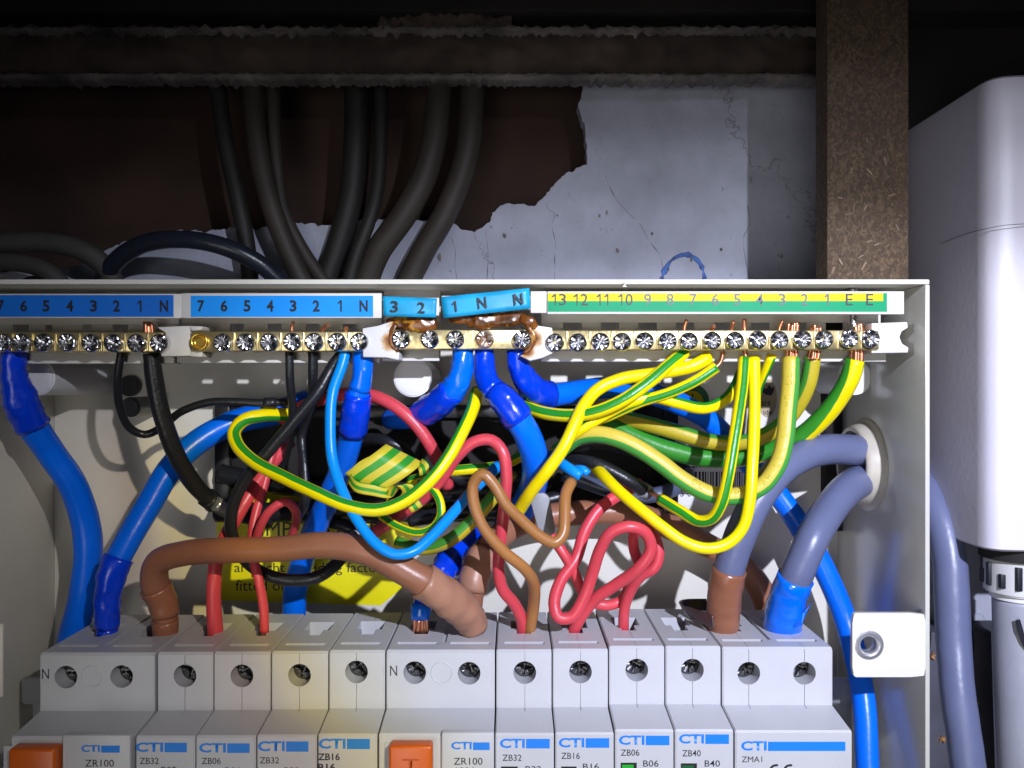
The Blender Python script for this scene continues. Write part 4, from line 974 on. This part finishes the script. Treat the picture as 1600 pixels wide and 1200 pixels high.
for k in range(1, len(pth)-8):
    acc += (pth[k][0]-pth[k-1][0]).length
    if acc > 2.3*MM:
        acc = 0; gap += 1
        if gap % 7 in (3, 6): continue
        p = pth[k][0]; T = (pth[k+1][0]-pth[k-1][0]).normalized(); e1 = Vector((0, -1, 0)); e1 = (e1-T*e1.dot(T)).normalized(); e2 = T.cross(e1)
        kind = random.choice(('O', 'H', 'A', 'L')); R_ = smooth_r(rs_, pth[k][1])*1.0
        def S(a, l): 
            th = math.radians(-28)+a/5.0*1.6; return p+T*l*MM+(e1*math.cos(th)+e2*math.sin(th))*R_
        for line in {'O': [[(-.9, -.6), (-.9, .6), (.9, .6), (.9, -.6), (-.9, -.6)]], 'H': [[(-.9, -.6), (.9, -.6)], [(-.9, .6), (.9, .6)], [(0, -.6), (0, .6)]], 'A': [[(.9, -.6), (-.9, 0), (.9, .6)], [(.2, -.4), (.2, .4)]], 'L': [[(-.9, -.6), (.9, -.6), (.9, .6)]]}[kind]:
            sweep(bm, [(S(a, l), i) for i, (a, l) in enumerate(line)], lambda t, k, th: 0.11*MM, 5)
link_mesh('embossed_print', bm_mesh(bm), pbr('embossed_yellow', (0.48, 0.38, 0.03), 0.42), pale)
cable('earth_cable', 'thickest green-sided earth cable curving left from the E terminals', 'cable',
      [(1336, 562, 262), (1328, 590, 263), (1308, 625, 266), (1280, 658, 270), (1245, 686, 275), (1200, 705, 280), (1150, 715, 283), (1098, 715, 285), (1045, 703, 287), (1000, 686, 289), (955, 664, 292), (915, 645, 298)], 15, M_gyg, G_E, c0=0, twist=-190,
      copper=[([(1337, 566, 262), (1338, 525, 262), (1337, 508, 262)], 12, 9)])
cable('earth_cable', 'thick dull earth cable passing behind the others from terminal 2', 'cable',
      [(1270, 558, 263), (1262, 600, 265), (1238, 645, 270), (1200, 678, 275), (1155, 692, 279), (1110, 690, 282), (1060, 676, 284), (1010, 662, 287), (960, 650, 293)], 12.6, M_gyd, G_E, c0=70, twist=0,
      copper=[([(1270, 563, 262), (1275, 525, 262), (1274, 509, 262)], 10, 8)])
cable('earth_wire', 'earth wire hanging from terminal 5 in a tight hook to the left', 'wire',
      [(1163, 560, 262), (1160, 600, 259), (1153, 650, 255), (1145, 700, 252), (1137, 748, 250), (1127, 787, 251), (1112, 810, 254), (1092, 814, 257), (1060, 797, 262), (1032, 780, 268)], 9.4, M_gy, G_E, c0=0,
      copper=[([(1165, 562, 262), (1163, 525, 262), (1163, 498, 261)], 3.6, 1), ([(1144, 520, 262), (1143, 515, 262), (1146, 502, 260)], 3.2, 1), ([(1040, 785, 267), (1025, 774, 270), (1012, 765, 276)], 4, 1)])
cable('earth_wire', 'yellow earth wire hanging beside the hook and sweeping low to the left', 'wire',
      [(1178, 560, 263), (1179, 610, 260), (1178, 670, 256), (1175, 730, 252), (1171, 785, 250), (1160, 825, 250), (1137, 849, 250), (1105, 857, 250), (1070, 847, 251), (1035, 823, 253), (1000, 795, 256), (968, 768, 261), (945, 745, 268), (930, 728, 278)], 9.4, M_gy, G_E, c0=110)
cable('earth_wire', 'short earth wire bending behind the upright yellow one at terminal 4', 'wire',
      [(1206, 556, 264), (1197, 577, 267), (1186, 602, 271), (1176, 650, 278), (1172, 700, 286)], 7.4, M_gy, G_E, c0=-45)
# crumpled earth sleeve: flattened ribbon folded over itself
def ribbon(bm, pts, width, th=0.35, stripes=4):
    w = [P(*p[:3]) for p in pts]; path = catmull(w, 1.0*MM)
    uvl = bm.loops.layers.uv.verify(); rows = []; nrm = [Vector(p[3]).normalized() for p in pts]
    for p, t in path:
        i = min(int(t), len(pts)-2); f = t-i; s = (nrm[i]*(1-f)+nrm[i+1]*f).normalized()
        rows.append([bm.verts.new(p+s*(k/8-.5)*width*MM) for k in range(9)])
    fs = []
    for a in range(len(rows)-1):
        for k in range(8):
            f = bm.faces.new((rows[a][k], rows[a][k+1], rows[a+1][k+1], rows[a+1][k])); f.smooth = True; fs.append(f)
            for lp, u in zip(f.loops, (k/8, (k+1)/8, (k+1)/8, k/8)): lp[uvl].uv = (u, a)
    r = bmesh.ops.extrude_face_region(bm, geom=fs)
    nv = Vector((0, 1, 0))
    for v in r['geom']:
        if isinstance(v, bmesh.types.BMVert): v.co += nv*th*MM
def band_mat(name, k):
    m, nt, b = nodes(name); N, L = nt.nodes, nt.links
    uv = N.new('ShaderNodeUVMap'); sp = N.new('ShaderNodeSeparateXYZ'); L.new(uv.outputs[0], sp.inputs[0])
    a = N.new('ShaderNodeMath'); a.operation = 'MULTIPLY'; L.new(sp.outputs[0], a.inputs[0]); a.inputs[1].default_value = k
    f = N.new('ShaderNodeMath'); f.operation = 'FRACT'; L.new(a.outputs[0], f.inputs[0])
    g = N.new('ShaderNodeMath'); g.operation = 'GREATER_THAN'; L.new(f.outputs[0], g.inputs[0]); g.inputs[1].default_value = 0.5
    mx = N.new('ShaderNodeMix'); mx.data_type = 'RGBA'; L.new(g.outputs[0], mx.inputs[0]); mx.inputs[6].default_value = (0.62, 0.52, 0.03, 1); mx.inputs[7].default_value = (0.03, 0.30, 0.02, 1)
    L.new(mx.outputs[2], b.inputs['Base Color']); b.inputs['Roughness'].default_value = 0.4; return m
sl = thing('earth_sleeve', P(600, 800, 262), 'crumpled flat green and yellow sleeve offcut knotted among the wires', 'sleeving')
M_band = band_mat('sleeve_bands', 2.5); M_band1 = band_mat('narrow_sleeve_bands', 1.6)
bm = bmesh.new(); ribbon(bm, [(566, 757, 258, (0.85, 0, -.5)), (580, 746, 257, (.85, 0, -.45)), (600, 733, 256.5, (.85, 0, -.45)), (618, 720, 257.5, (.85, 0, -.45)), (632, 708, 262, (.85, .2, -.45))], 13.5)
ribbon(bm, [(600, 716, 262, (0.3, 0, 1)), (572, 724, 261, (0.2, 0, 1)), (552, 738, 260, (0.1, 0, 1)), (543, 750, 260, (0.2, 0, 1))], 4)
link_mesh('folded_flap', bm_mesh(bm), M_band, sl)
bm = bmesh.new(); ribbon(bm, [(545, 746, 258, (0.2, 0, 1)), (556, 760, 255.5, (0.1, 0, 1)), (582, 766, 255, (0, 0, 1)), (606, 770, 257, (-.3, 0, 1)), (618, 760, 262, (-.4, 0, 1))], 3.6)
link_mesh('curled_edge', bm_mesh(bm), M_band1, sl)
bm = bmesh.new(); ribbon(bm, [(612, 776, 258, (.8, 0, .7)), (620, 760, 255, (1, 0, .3)), (632, 758, 254, (1, 0, .1)), (640, 770, 255, (1, 0, -.2)), (632, 782, 258, (1, 0, 0))], 5)
link_mesh('knot', bm_mesh(bm), M_band1, sl)
bm = bmesh.new(); ribbon(bm, [(636, 775, 258, (1, 0, .4)), (645, 786, 256, (1, 0, .5)), (652, 796, 256, (1, 0, .6))], 4.2)
ribbon(bm, [(655, 724, 262, (.6, 0, 1)), (662, 730, 259, (.9, 0, .6)), (664, 742, 260, (1, 0, .2))], 3.8)
link_mesh('loose_end', bm_mesh(bm), M_band1, sl)
# burnt neutral tails
cable('blue_tail', 'scorched stub of blue cable with torn dark tape bending left under the burnt block', 'cable',
      [(724, 546, 263, 14), (722, 575, 263, 16), (714, 600, 264, 18), (695, 622, 267, 19), (670, 640, 273, 19), (645, 652, 282, 17), (610, 655, 296, 16)], 18, M_blue, G_T,
      tapes=[(0.0, 2.9, M_btape2, 1.06, 0.16, 'torn_tape'), (2.4, 4.5, M_btape, 1.12, 0.10, 'tape')])
cable('blue_tail', 'thick blue cable with glossy dark tape dropping from the burnt middle N terminal', 'cable',
      [(757, 546, 263, 13), (758, 575, 262, 14.5), (764, 600, 260, 16), (784, 622, 258, 19), (806, 650, 258, 21), (824, 680, 260), (835, 712, 264), (836, 745, 272), (822, 785, 286), (790, 830, 300)], 21.5, M_blue, G_T,
      tapes=[(0.0, 2.6, M_btape, 1.06, 0.12, 'tape'), (2.3, 4.25, M_btape, 1.12, 0.10, 'tape')])
cable('blue_tail', 'long blue cable from the right burnt terminal passing behind everything to the lower right', 'cable',
      [(806, 546, 263, 13), (812, 575, 264, 15), (828, 602, 267, 18), (852, 617, 272, 19), (890, 614, 278, 18), (945, 606, 289, 17), (1005, 612, 298, 17), (1060, 630, 301), (1105, 655, 303), (1140, 690, 305), (1175, 728, 305), (1213, 770, 303), (1250, 822, 300), (1288, 890, 297), (1318, 960, 294), (1338, 1030, 288), (1350, 1100, 281), (1356, 1220, 272)], 17.5, M_blue, G_T,
      tapes=[(0.0, 3.35, M_btape, 1.10, 0.14, 'tape')])
# grey tails with coloured sleeves
cable('grey_tail', 'thick grey cable from the side bush bending down to a brown taped end', 'cable',
      [(1400, 706, 296), (1345, 704, 288), (1298, 702, 279), (1253, 713, 270), (1212, 742, 263), (1178, 790, 260), (1153, 845, 260), (1138, 895, 262), (1131, 940, 265), (1130, 994, 270, 22)], 24, M_greyc, G_T,
      tapes=[(6.85, 9.0, M_brtape, 1.05, 0.07, 'tape')])
cable('grey_tail', 'thick grey cable below the first bending down to a bright blue taped end', 'cable',
      [(1400, 750, 296), (1350, 750, 288), (1322, 766, 279), (1295, 798, 270), (1270, 840, 262), (1250, 885, 261), (1234, 925, 264), (1224, 965, 268, 27), (1222, 992, 271, 24)], 25, M_greyc, G_T,
      tapes=[(5.35, 8.0, M_btape2, 1.06, 0.08, 'tape')])
bm = bmesh.new(); ribbon(bm, [(1238, 972, 262, (0, 0, 1)), (1255, 965, 259, (.2, 0, 1)), (1264, 950, 260, (.6, 0, 1))], 4.0)
link_mesh('loose_tape', bm_mesh(bm), M_btape2, CABLES[-1])
bm = bmesh.new(); ribbon(bm, [(1115, 972, 262, (0, .3, 1)), (1090, 962, 268, (-.2, 0.4, 1)), (1066, 952, 276, (-.3, .4, .6)), (1072, 945, 284, (0, .6, .6)), (1105, 945, 284, (0, .6, 1))], 4.2)
link_mesh('loose_tape', bm_mesh(bm), pbr('dark_brown_tape', (0.05, 0.03, 0.03), 0.25, coat=0.3), CABLES[-2])
cable('grey_cable', 'thick grey cable outside the box running down its right side', 'cable',
      [(1418, 738, 306), (1447, 768, 296), (1470, 815, 288), (1483, 870, 283), (1487, 930, 280), (1490, 1000, 277), (1496, 1080, 272), (1506, 1150, 268), (1518, 1240, 264)], 25.5, M_greyc, None)
# centre lower
cable('ochre_wire', 'ochre brown wire in a crossing loop hanging into the middle breaker', 'wire',
      [(893, 752, 262), (884, 772, 258), (882, 810, 254), (880, 834, 252), (868, 848, 251), (845, 839, 250), (815, 813, 249), (790, 788, 248), (772, 758, 248), (754, 741, 248), (740, 756, 249), (740, 785, 249), (755, 824, 249), (785, 860, 250), (820, 889, 253), (834, 912, 258), (834, 945, 265), (826, 994, 271)], 9.2, M_orange_w, None)
cable('red_wire', 'red wire arching high behind the ochre loop into the same breaker entry', 'wire',
      [(585, 832, 284), (625, 805, 274), (660, 780, 268), (690, 748, 263), (715, 712, 260), (742, 690, 259), (768, 688, 259), (785, 705, 258), (791, 740, 258), (788, 790, 258), (782, 845, 259), (779, 888, 260), (785, 920, 262), (803, 943, 265), (815, 968, 269), (817, 996, 272)], 9.4, M_red, G_R)
cable('red_wire', 'red wire folded in a long double loop above the breaker right of the ochre wire', 'wire',
      [(893, 994, 271), (905, 968, 268), (930, 936, 264), (965, 912, 260), (998, 888, 256), (1017, 858, 255), (1008, 832, 254), (982, 823, 253), (955, 832, 254), (938, 858, 256), (925, 898, 259), (912, 935, 260), (893, 964, 260), (873, 965, 260), (866, 943, 262), (876, 908, 266), (900, 873, 270), (914, 830, 272), (935, 797, 274), (965, 774, 277), (1000, 756, 283)], 9.6, M_red, G_R)
cable('red_wire', 'red wire crossing behind the double loop from the flat grey offcut', 'wire',
      [(852, 826, 272), (876, 858, 269), (897, 893, 269), (912, 927, 270), (938, 945, 271), (968, 940, 271), (985, 915, 274), (1005, 880, 280)], 8.4, M_red, G_R)
cable('red_wire', 'red wire curling round the right side of the double loop into the ninth breaker', 'wire',
      [(974, 994, 271), (976, 950, 268), (987, 920, 265), (1003, 899, 262), (1022, 888, 260), (1030, 866, 260), (1022, 838, 261), (1005, 824, 263), (991, 834, 265), (990, 855, 266), (999, 882, 268)], 8.4, M_red, G_R)
cable('light_blue_wire', 'short light blue wire end joining the top of the ochre loop', 'wire',
      [(840, 702, 278), (868, 718, 268), (892, 734, 262), (908, 744, 261)], 8.6, M_lbw, None)
cable('light_blue_wire', 'tiny light blue wire stub beside the ochre wire joint', 'wire', [(898, 733, 266), (912, 734, 263), (918, 740, 263)], 6.5, M_lbw, None)
cable('black_wire', 'glossy black wire slanting right above the rear brown cable', 'wire',
      [(850, 716, 290), (880, 713, 282), (915, 718, 276), (955, 736, 273), (990, 756, 273), (1012, 770, 277)], 10.5, M_black, 'black cables deep in the box',
      tapes=[(4.5, 5.0, pbr('grey_cap', (0.25, 0.26, 0.28), 0.4), 1.1, 0.05, 'collar')])
cable('brown_tail', 'rear brown cable bridging from the middle switch over to the main switch', 'cable',
      [(738, 994, 272, 14), (736, 950, 272, 18), (742, 900, 274, 21), (760, 860, 280, 20), (800, 825, 289), (850, 808, 295), (915, 801, 298), (985, 803, 300), (1045, 823, 301), (1100, 850, 302), (1150, 878, 302), (1185, 915, 302), (1203, 965, 302), (1206, 1020, 302)], 19.5, M_brown, G_T,
      tapes=[(1.45, 2.9, M_tantape, 1.12, 0.06, 'sleeve')])
cable('blue_stub', 'short dark blue taped cable with frayed copper in the middle switch', 'cable',
      [(657, 968, 269, 12), (659, 945, 270, 14), (672, 920, 273, 15), (695, 890, 279, 18), (718, 858, 288, 20), (745, 830, 298, 18)], 16, M_btape, G_T,
      tapes=[(0.0, 1.0, M_btape2, 1.15, 0.06, 'tape'), (1.2, 3.6, M_btape, 1.12, 0.25, 'torn_tape')], copper=[([(657, 966, 269), (657, 985, 270)], 13, 16)])
# flat grey sheath offcut
gs = poly_part('sheath_offcut', [(827, 778), (834, 771), (850, 770), (858, 776), (869, 832), (860, 838), (842, 834)], 266, 3.0, pbr('pale_grey_sheath', (0.27, 0.28, 0.30), 0.5, bump=0.3, bscale=400), None, 0.6)
tag(gs, 'flat pale grey cable sheath offcut behind the ochre wire', 'sheath')
# dark cables deep behind
DKG = 'black cables deep in the box'
for i, (pts, r, lab) in enumerate([
    ([(545, 700, 306), (575, 687, 296), (605, 690, 291), (630, 703, 292), (648, 728, 300)], 9.5, 'black cable arching just right of the blue taped collar'),
    ([(340, 800, 312), (440, 800, 308), (560, 790, 306), (680, 770, 308), (820, 765, 312)], 16, 'black sheathed cable lying low across the back of the box'),
    ([(345, 740, 316), (450, 760, 313), (560, 765, 312), (700, 745, 312), (860, 750, 314)], 15, 'black sheathed cable across the middle of the back opening'),
    ([(880, 740, 312), (950, 765, 308), (1005, 775, 304), (1050, 765, 306), (1075, 740, 314)], 12, 'dark bluish cable curling at the right end of the back opening'),
    ([(640, 812, 306), (720, 800, 303), (800, 795, 304), (880, 775, 308)], 12, 'black cable running behind the flat grey offcut'),
    ([(880, 700, 314), (930, 690, 312), (1000, 705, 312), (1070, 735, 316)], 14, 'black cable tucked under the right earth wires'),
    ([(500, 812, 306), (545, 825, 303), (575, 850, 304), (590, 880, 310)], 10, 'black wire end hanging over the yellow sticker')]):
    cable('black_cable', lab, 'cable', pts, r, M_black if i != 3 else pbr('blue_grey_sheath', (0.08, 0.10, 0.16), 0.3, bump=0.2), DKG)
bm = bmesh.new(); rows = []
cable('grey_lug', 'small shiny grey crimp end at the foot of the thick black wire', 'crimp', [(336, 786, 281), (352, 794, 284), (368, 802, 289)], 11, pbr('crimp_metal', (0.35, 0.36, 0.38), 0.25, 0.6), None)

# cables outside the box rising up the wall
for i, (pts, r, lab) in enumerate([
    ([(392, 460, 316), (388, 400, 312), (374, 320, 310), (352, 220, 312), (330, 60, 318)], 13, 'leftmost dark cable rising behind the box'),
    ([(482, 460, 314), (447, 385, 310), (420, 310, 308), (402, 220, 310), (392, 60, 318)], 16, 'grey cable leaning left, second from left behind the box'),
    ([(520, 460, 316), (472, 390, 315), (445, 335, 314), (432, 260, 314), (425, 60, 320)], 11, 'slim grey cable tucked beside the left-leaning one'),
    ([(500, 460, 320), (528, 385, 319), (548, 310, 318), (556, 220, 318), (556, 60, 322)], 19, 'broad dark cable leaning right in the middle of the bunch'),
    ([(540, 460, 309), (556, 400, 307), (575, 350, 307), (590, 290, 310), (596, 60, 320)], 11, 'slim dark cable between the two broad right-leaning ones'),
    ([(565, 460, 314), (590, 395, 310), (632, 335, 308), (665, 270, 308), (682, 190, 311), (690, 60, 318)], 20, 'broad grey cable curving up to the right over the plaster'),
    ([(628, 460, 316), (660, 395, 313), (700, 325, 311), (728, 245, 311), (738, 150, 314), (742, 60, 320)], 19, 'rightmost broad grey cable curving up across the hole')]):
    cable('sheathed_cable', lab, 'cable', pts, r, M_dgrey if i in (1, 2, 5, 6) else pbr('dark_sheath', (0.020, 0.018, 0.016), 0.6, bump=0.3, bscale=500, var=0.2), G_S)
cable('black_cable', 'glossy blue-black cable arching along the top of the box at left', 'cable',
      [(150, 462, 312), (178, 412, 304), (222, 382, 298), (285, 374, 294), (345, 384, 294), (405, 412, 298), (462, 462, 306)], 14, pbr('blue_black_sheath', (0.014, 0.018, 0.030), 0.3, bump=0.2), None)
cable('grey_cable', 'dusty dark cable drooping at the top left corner above the box', 'cable',
      [(185, 462, 310), (165, 418, 306), (125, 390, 304), (60, 378, 306), (-60, 385, 314)], 16, pbr('dusty_dark_sheath', (0.06, 0.055, 0.05), 0.7, bump=0.3, var=0.3), None)
cable('grey_cable', 'low dark cable lying at the far left on top of the box', 'cable',
      [(110, 460, 304), (75, 425, 302), (20, 410, 304), (-60, 415, 312)], 14, pbr('dusty_dark_sheath', (0.06, 0.055, 0.05), 0.7, bump=0.3, var=0.3), None)

# ------------------------------------------------------------------ right of the box: meter housing, gland, conduit, lower board
mt = thing('meter_housing', V(190, 300, -56), 'tall white plastic housing right of the fuse box with rounded front', 'housing')
M_hous = pbr('housing_plastic', (0.68, 0.65, 0.74), 0.42, bump=0.15, bscale=500, var=0.04, vscale=30)
bm = bmesh.new()
# plan outline (x, y) extruded in z with softened top and bottom edges
plan = [(155, 315), (155, 292), (155, 267), (155.3, 263.5), (156.4, 261.2), (158.6, 259.6), (163, 258.8), (174, 258.4), (190, 258), (215, 258), (245, 259), (262, 268), (268, 290), (268, 315)]
levels = [(-54.5, 0.985), (-53.7, 1.0), (40, 1.0), (88, 1.0), (96, 0.995), (99.6, 0.985), (100.6, 0.965)]
cx, cy = 214, 315; rows = []
for z, s in levels: rows.append([bm.verts.new(V(cx+(x-cx)*s, cy+(y-cy)*s, z)) for x, y in plan])
for a in range(len(rows)-1):
    for i in range(len(plan)-1): bm.faces.new((rows[a][i], rows[a][i+1], rows[a+1][i+1], rows[a+1][i])).smooth = True
bm.faces.new(rows[0]); bm.faces.new(rows[-1]); 
bm.faces.new([r_[0] for r_ in rows]+[r_[-1] for r_ in rows[::-1]])
link_mesh('housing_body', bm_mesh(bm), M_hous, mt, smooth=40)
bm = bmesh.new(); sweep(bm, [(V(154.95, 314, -19.3), 0), (V(154.95, 268, -19.3), 1)], lambda t, k, th: 0.22*MM, 6); link_mesh('mould_seam', bm_mesh(bm), M_inkg, mt)
hair = bmesh.new(); sweep(hair, catmull([P(1470, 381, 287), P(1505, 367, 273), P(1538, 358, 261), P(1570, 352, 256.5), P(1625, 349, 257)]), lambda t, k, th: 0.11*MM, 6)
ho = link_mesh('stray_strand', bm_mesh(hair), M_inkg, None); tag(ho, 'thin dark stray strand across the white meter housing', 'strand')
db = box_part('dark_back_sheet', 123.5, 420, 315, 322.6, -58, 150, M_darkboard, None, 0.5); tag(db, 'near-black board added to darken the wall behind the white meter housing at top right', 'board')  # dark board added to make the wall beside the housing read black
gl = thing('cable_gland', P(1590, 930, 268), 'black and white ribbed cable gland under the white meter housing', 'gland')
M_gl = pbr('gland_plastic', (0.62, 0.62, 0.62), 0.4, var=0.08)
gx = P(1592, 0, 272).x
bm = bmesh.new(); add_cyl(bm, Vector((gx, 0.272, P(0, 925, 272).z)), (0, 0, 1), 10.6*MM, 12.5*MM, 40, bevel=0.6*MM); link_mesh('gland_nut', bm_mesh(bm), M_gl, gl, smooth=35)
bm = bmesh.new()
for i in range(14):
    a = 2*math.pi*i/14+0.1; c = Vector((gx+math.cos(a)*10.6*MM, 0.272+math.sin(a)*10.6*MM, P(0, 912, 272).z))
    add_box(bm, c.x/MM-0.9, c.x/MM+0.9, c.y/MM-0.9, c.y/MM+0.9, c.z/MM-0.2, c.z/MM+(7.5 if i % 2 else 4.5), 0.2)
link_mesh('black_ribs', bm_mesh(bm), M_ink, gl, smooth=35)
bm = bmesh.new(); add_cyl(bm, Vector((gx, 0.272, P(0, 937, 272).z)), (0, 0, 1), 8.8*MM, 4.2*MM, 40, bevel=0.8*MM); link_mesh('gland_collar', bm_mesh(bm), M_white, gl, smooth=35)
bm = bmesh.new(); add_cyl(bm, Vector((gx, 0.272, P(0, 866, 272).z-1*MM)), (0, 0, 1), 12*MM, 6*MM, 40); link_mesh('gland_neck', bm_mesh(bm), M_void, gl, smooth=35)
bm = bmesh.new(); sweep(bm, catmull([Vector((gx, 0.272, P(0, 934, 272).z)), Vector((gx+0.0006, 0.272, P(0, 1050, 272).z)), Vector((gx+0.0022, 0.271, P(0, 1300, 272).z))]), lambda t, k, th: 8.1*MM, 28)
cd = link_mesh('grey_conduit', bm_mesh(bm), pbr('conduit_plastic', (0.33, 0.34, 0.40), 0.42, bump=0.2, var=0.08, dirt=(0.5, 0.5, 0.55), dscale=160, dth=0.72), None); tag(cd, 'grey conduit dropping straight from the ribbed gland at right', 'conduit')
poly_part('black_scuff', [(1589, 969), (1594, 968), (1599, 985), (1604, 1003), (1603, 1016), (1597, 1005), (1591, 985)], 263.6, 0.4, M_ink, cd)
a, b = P(1420, 988, 304), P(2000, 1500, 304)
bm = bmesh.new(); add_box(bm, a.x/MM, P(1521, 0, 304).x/MM, 304, 320, b.z/MM, a.z/MM, 0.6); add_box(bm, P(1523, 0, 304).x/MM, b.x/MM, 304.4, 320, b.z/MM, a.z/MM, 0.6)
M_navy = pbr('dark_board', (0.060, 0.062, 0.082), 0.6, bump=0.3, bscale=200, var=0.25, vscale=50, dirt=(0.16, 0.15, 0.17), dscale=220, dth=0.68)
nb = link_mesh('lower_board', bm_mesh(bm), M_navy, None, P(1520, 1400, 310), smooth=35); tag(nb, 'dark blue-black board low on the right behind the grey cables', 'board')
for (x, y, r) in ((1457, 1026, 9), (1526, 1099, 7), (1474, 1155, 8)):
    h = bmesh.new()
    for i in range(9):
        an = random.uniform(0, 6.28); l = r*random.uniform(.6, 1.2)
        add_poly(h, [P(x+l*math.cos(an), y+l*math.sin(an), 303.5-random.uniform(0, 1)), P(x+2.4*math.cos(an+2), y+2.4*math.sin(an+2), 302.8), P(x-3*math.cos(an+.4), y-3*math.sin(an+.4), 303.4)], 0.4)
    link_mesh('splintered_hole', bm_mesh(h), pbr('raw_wood', (0.42, 0.22, 0.08), 0.8, var=0.4, vscale=300), nb)
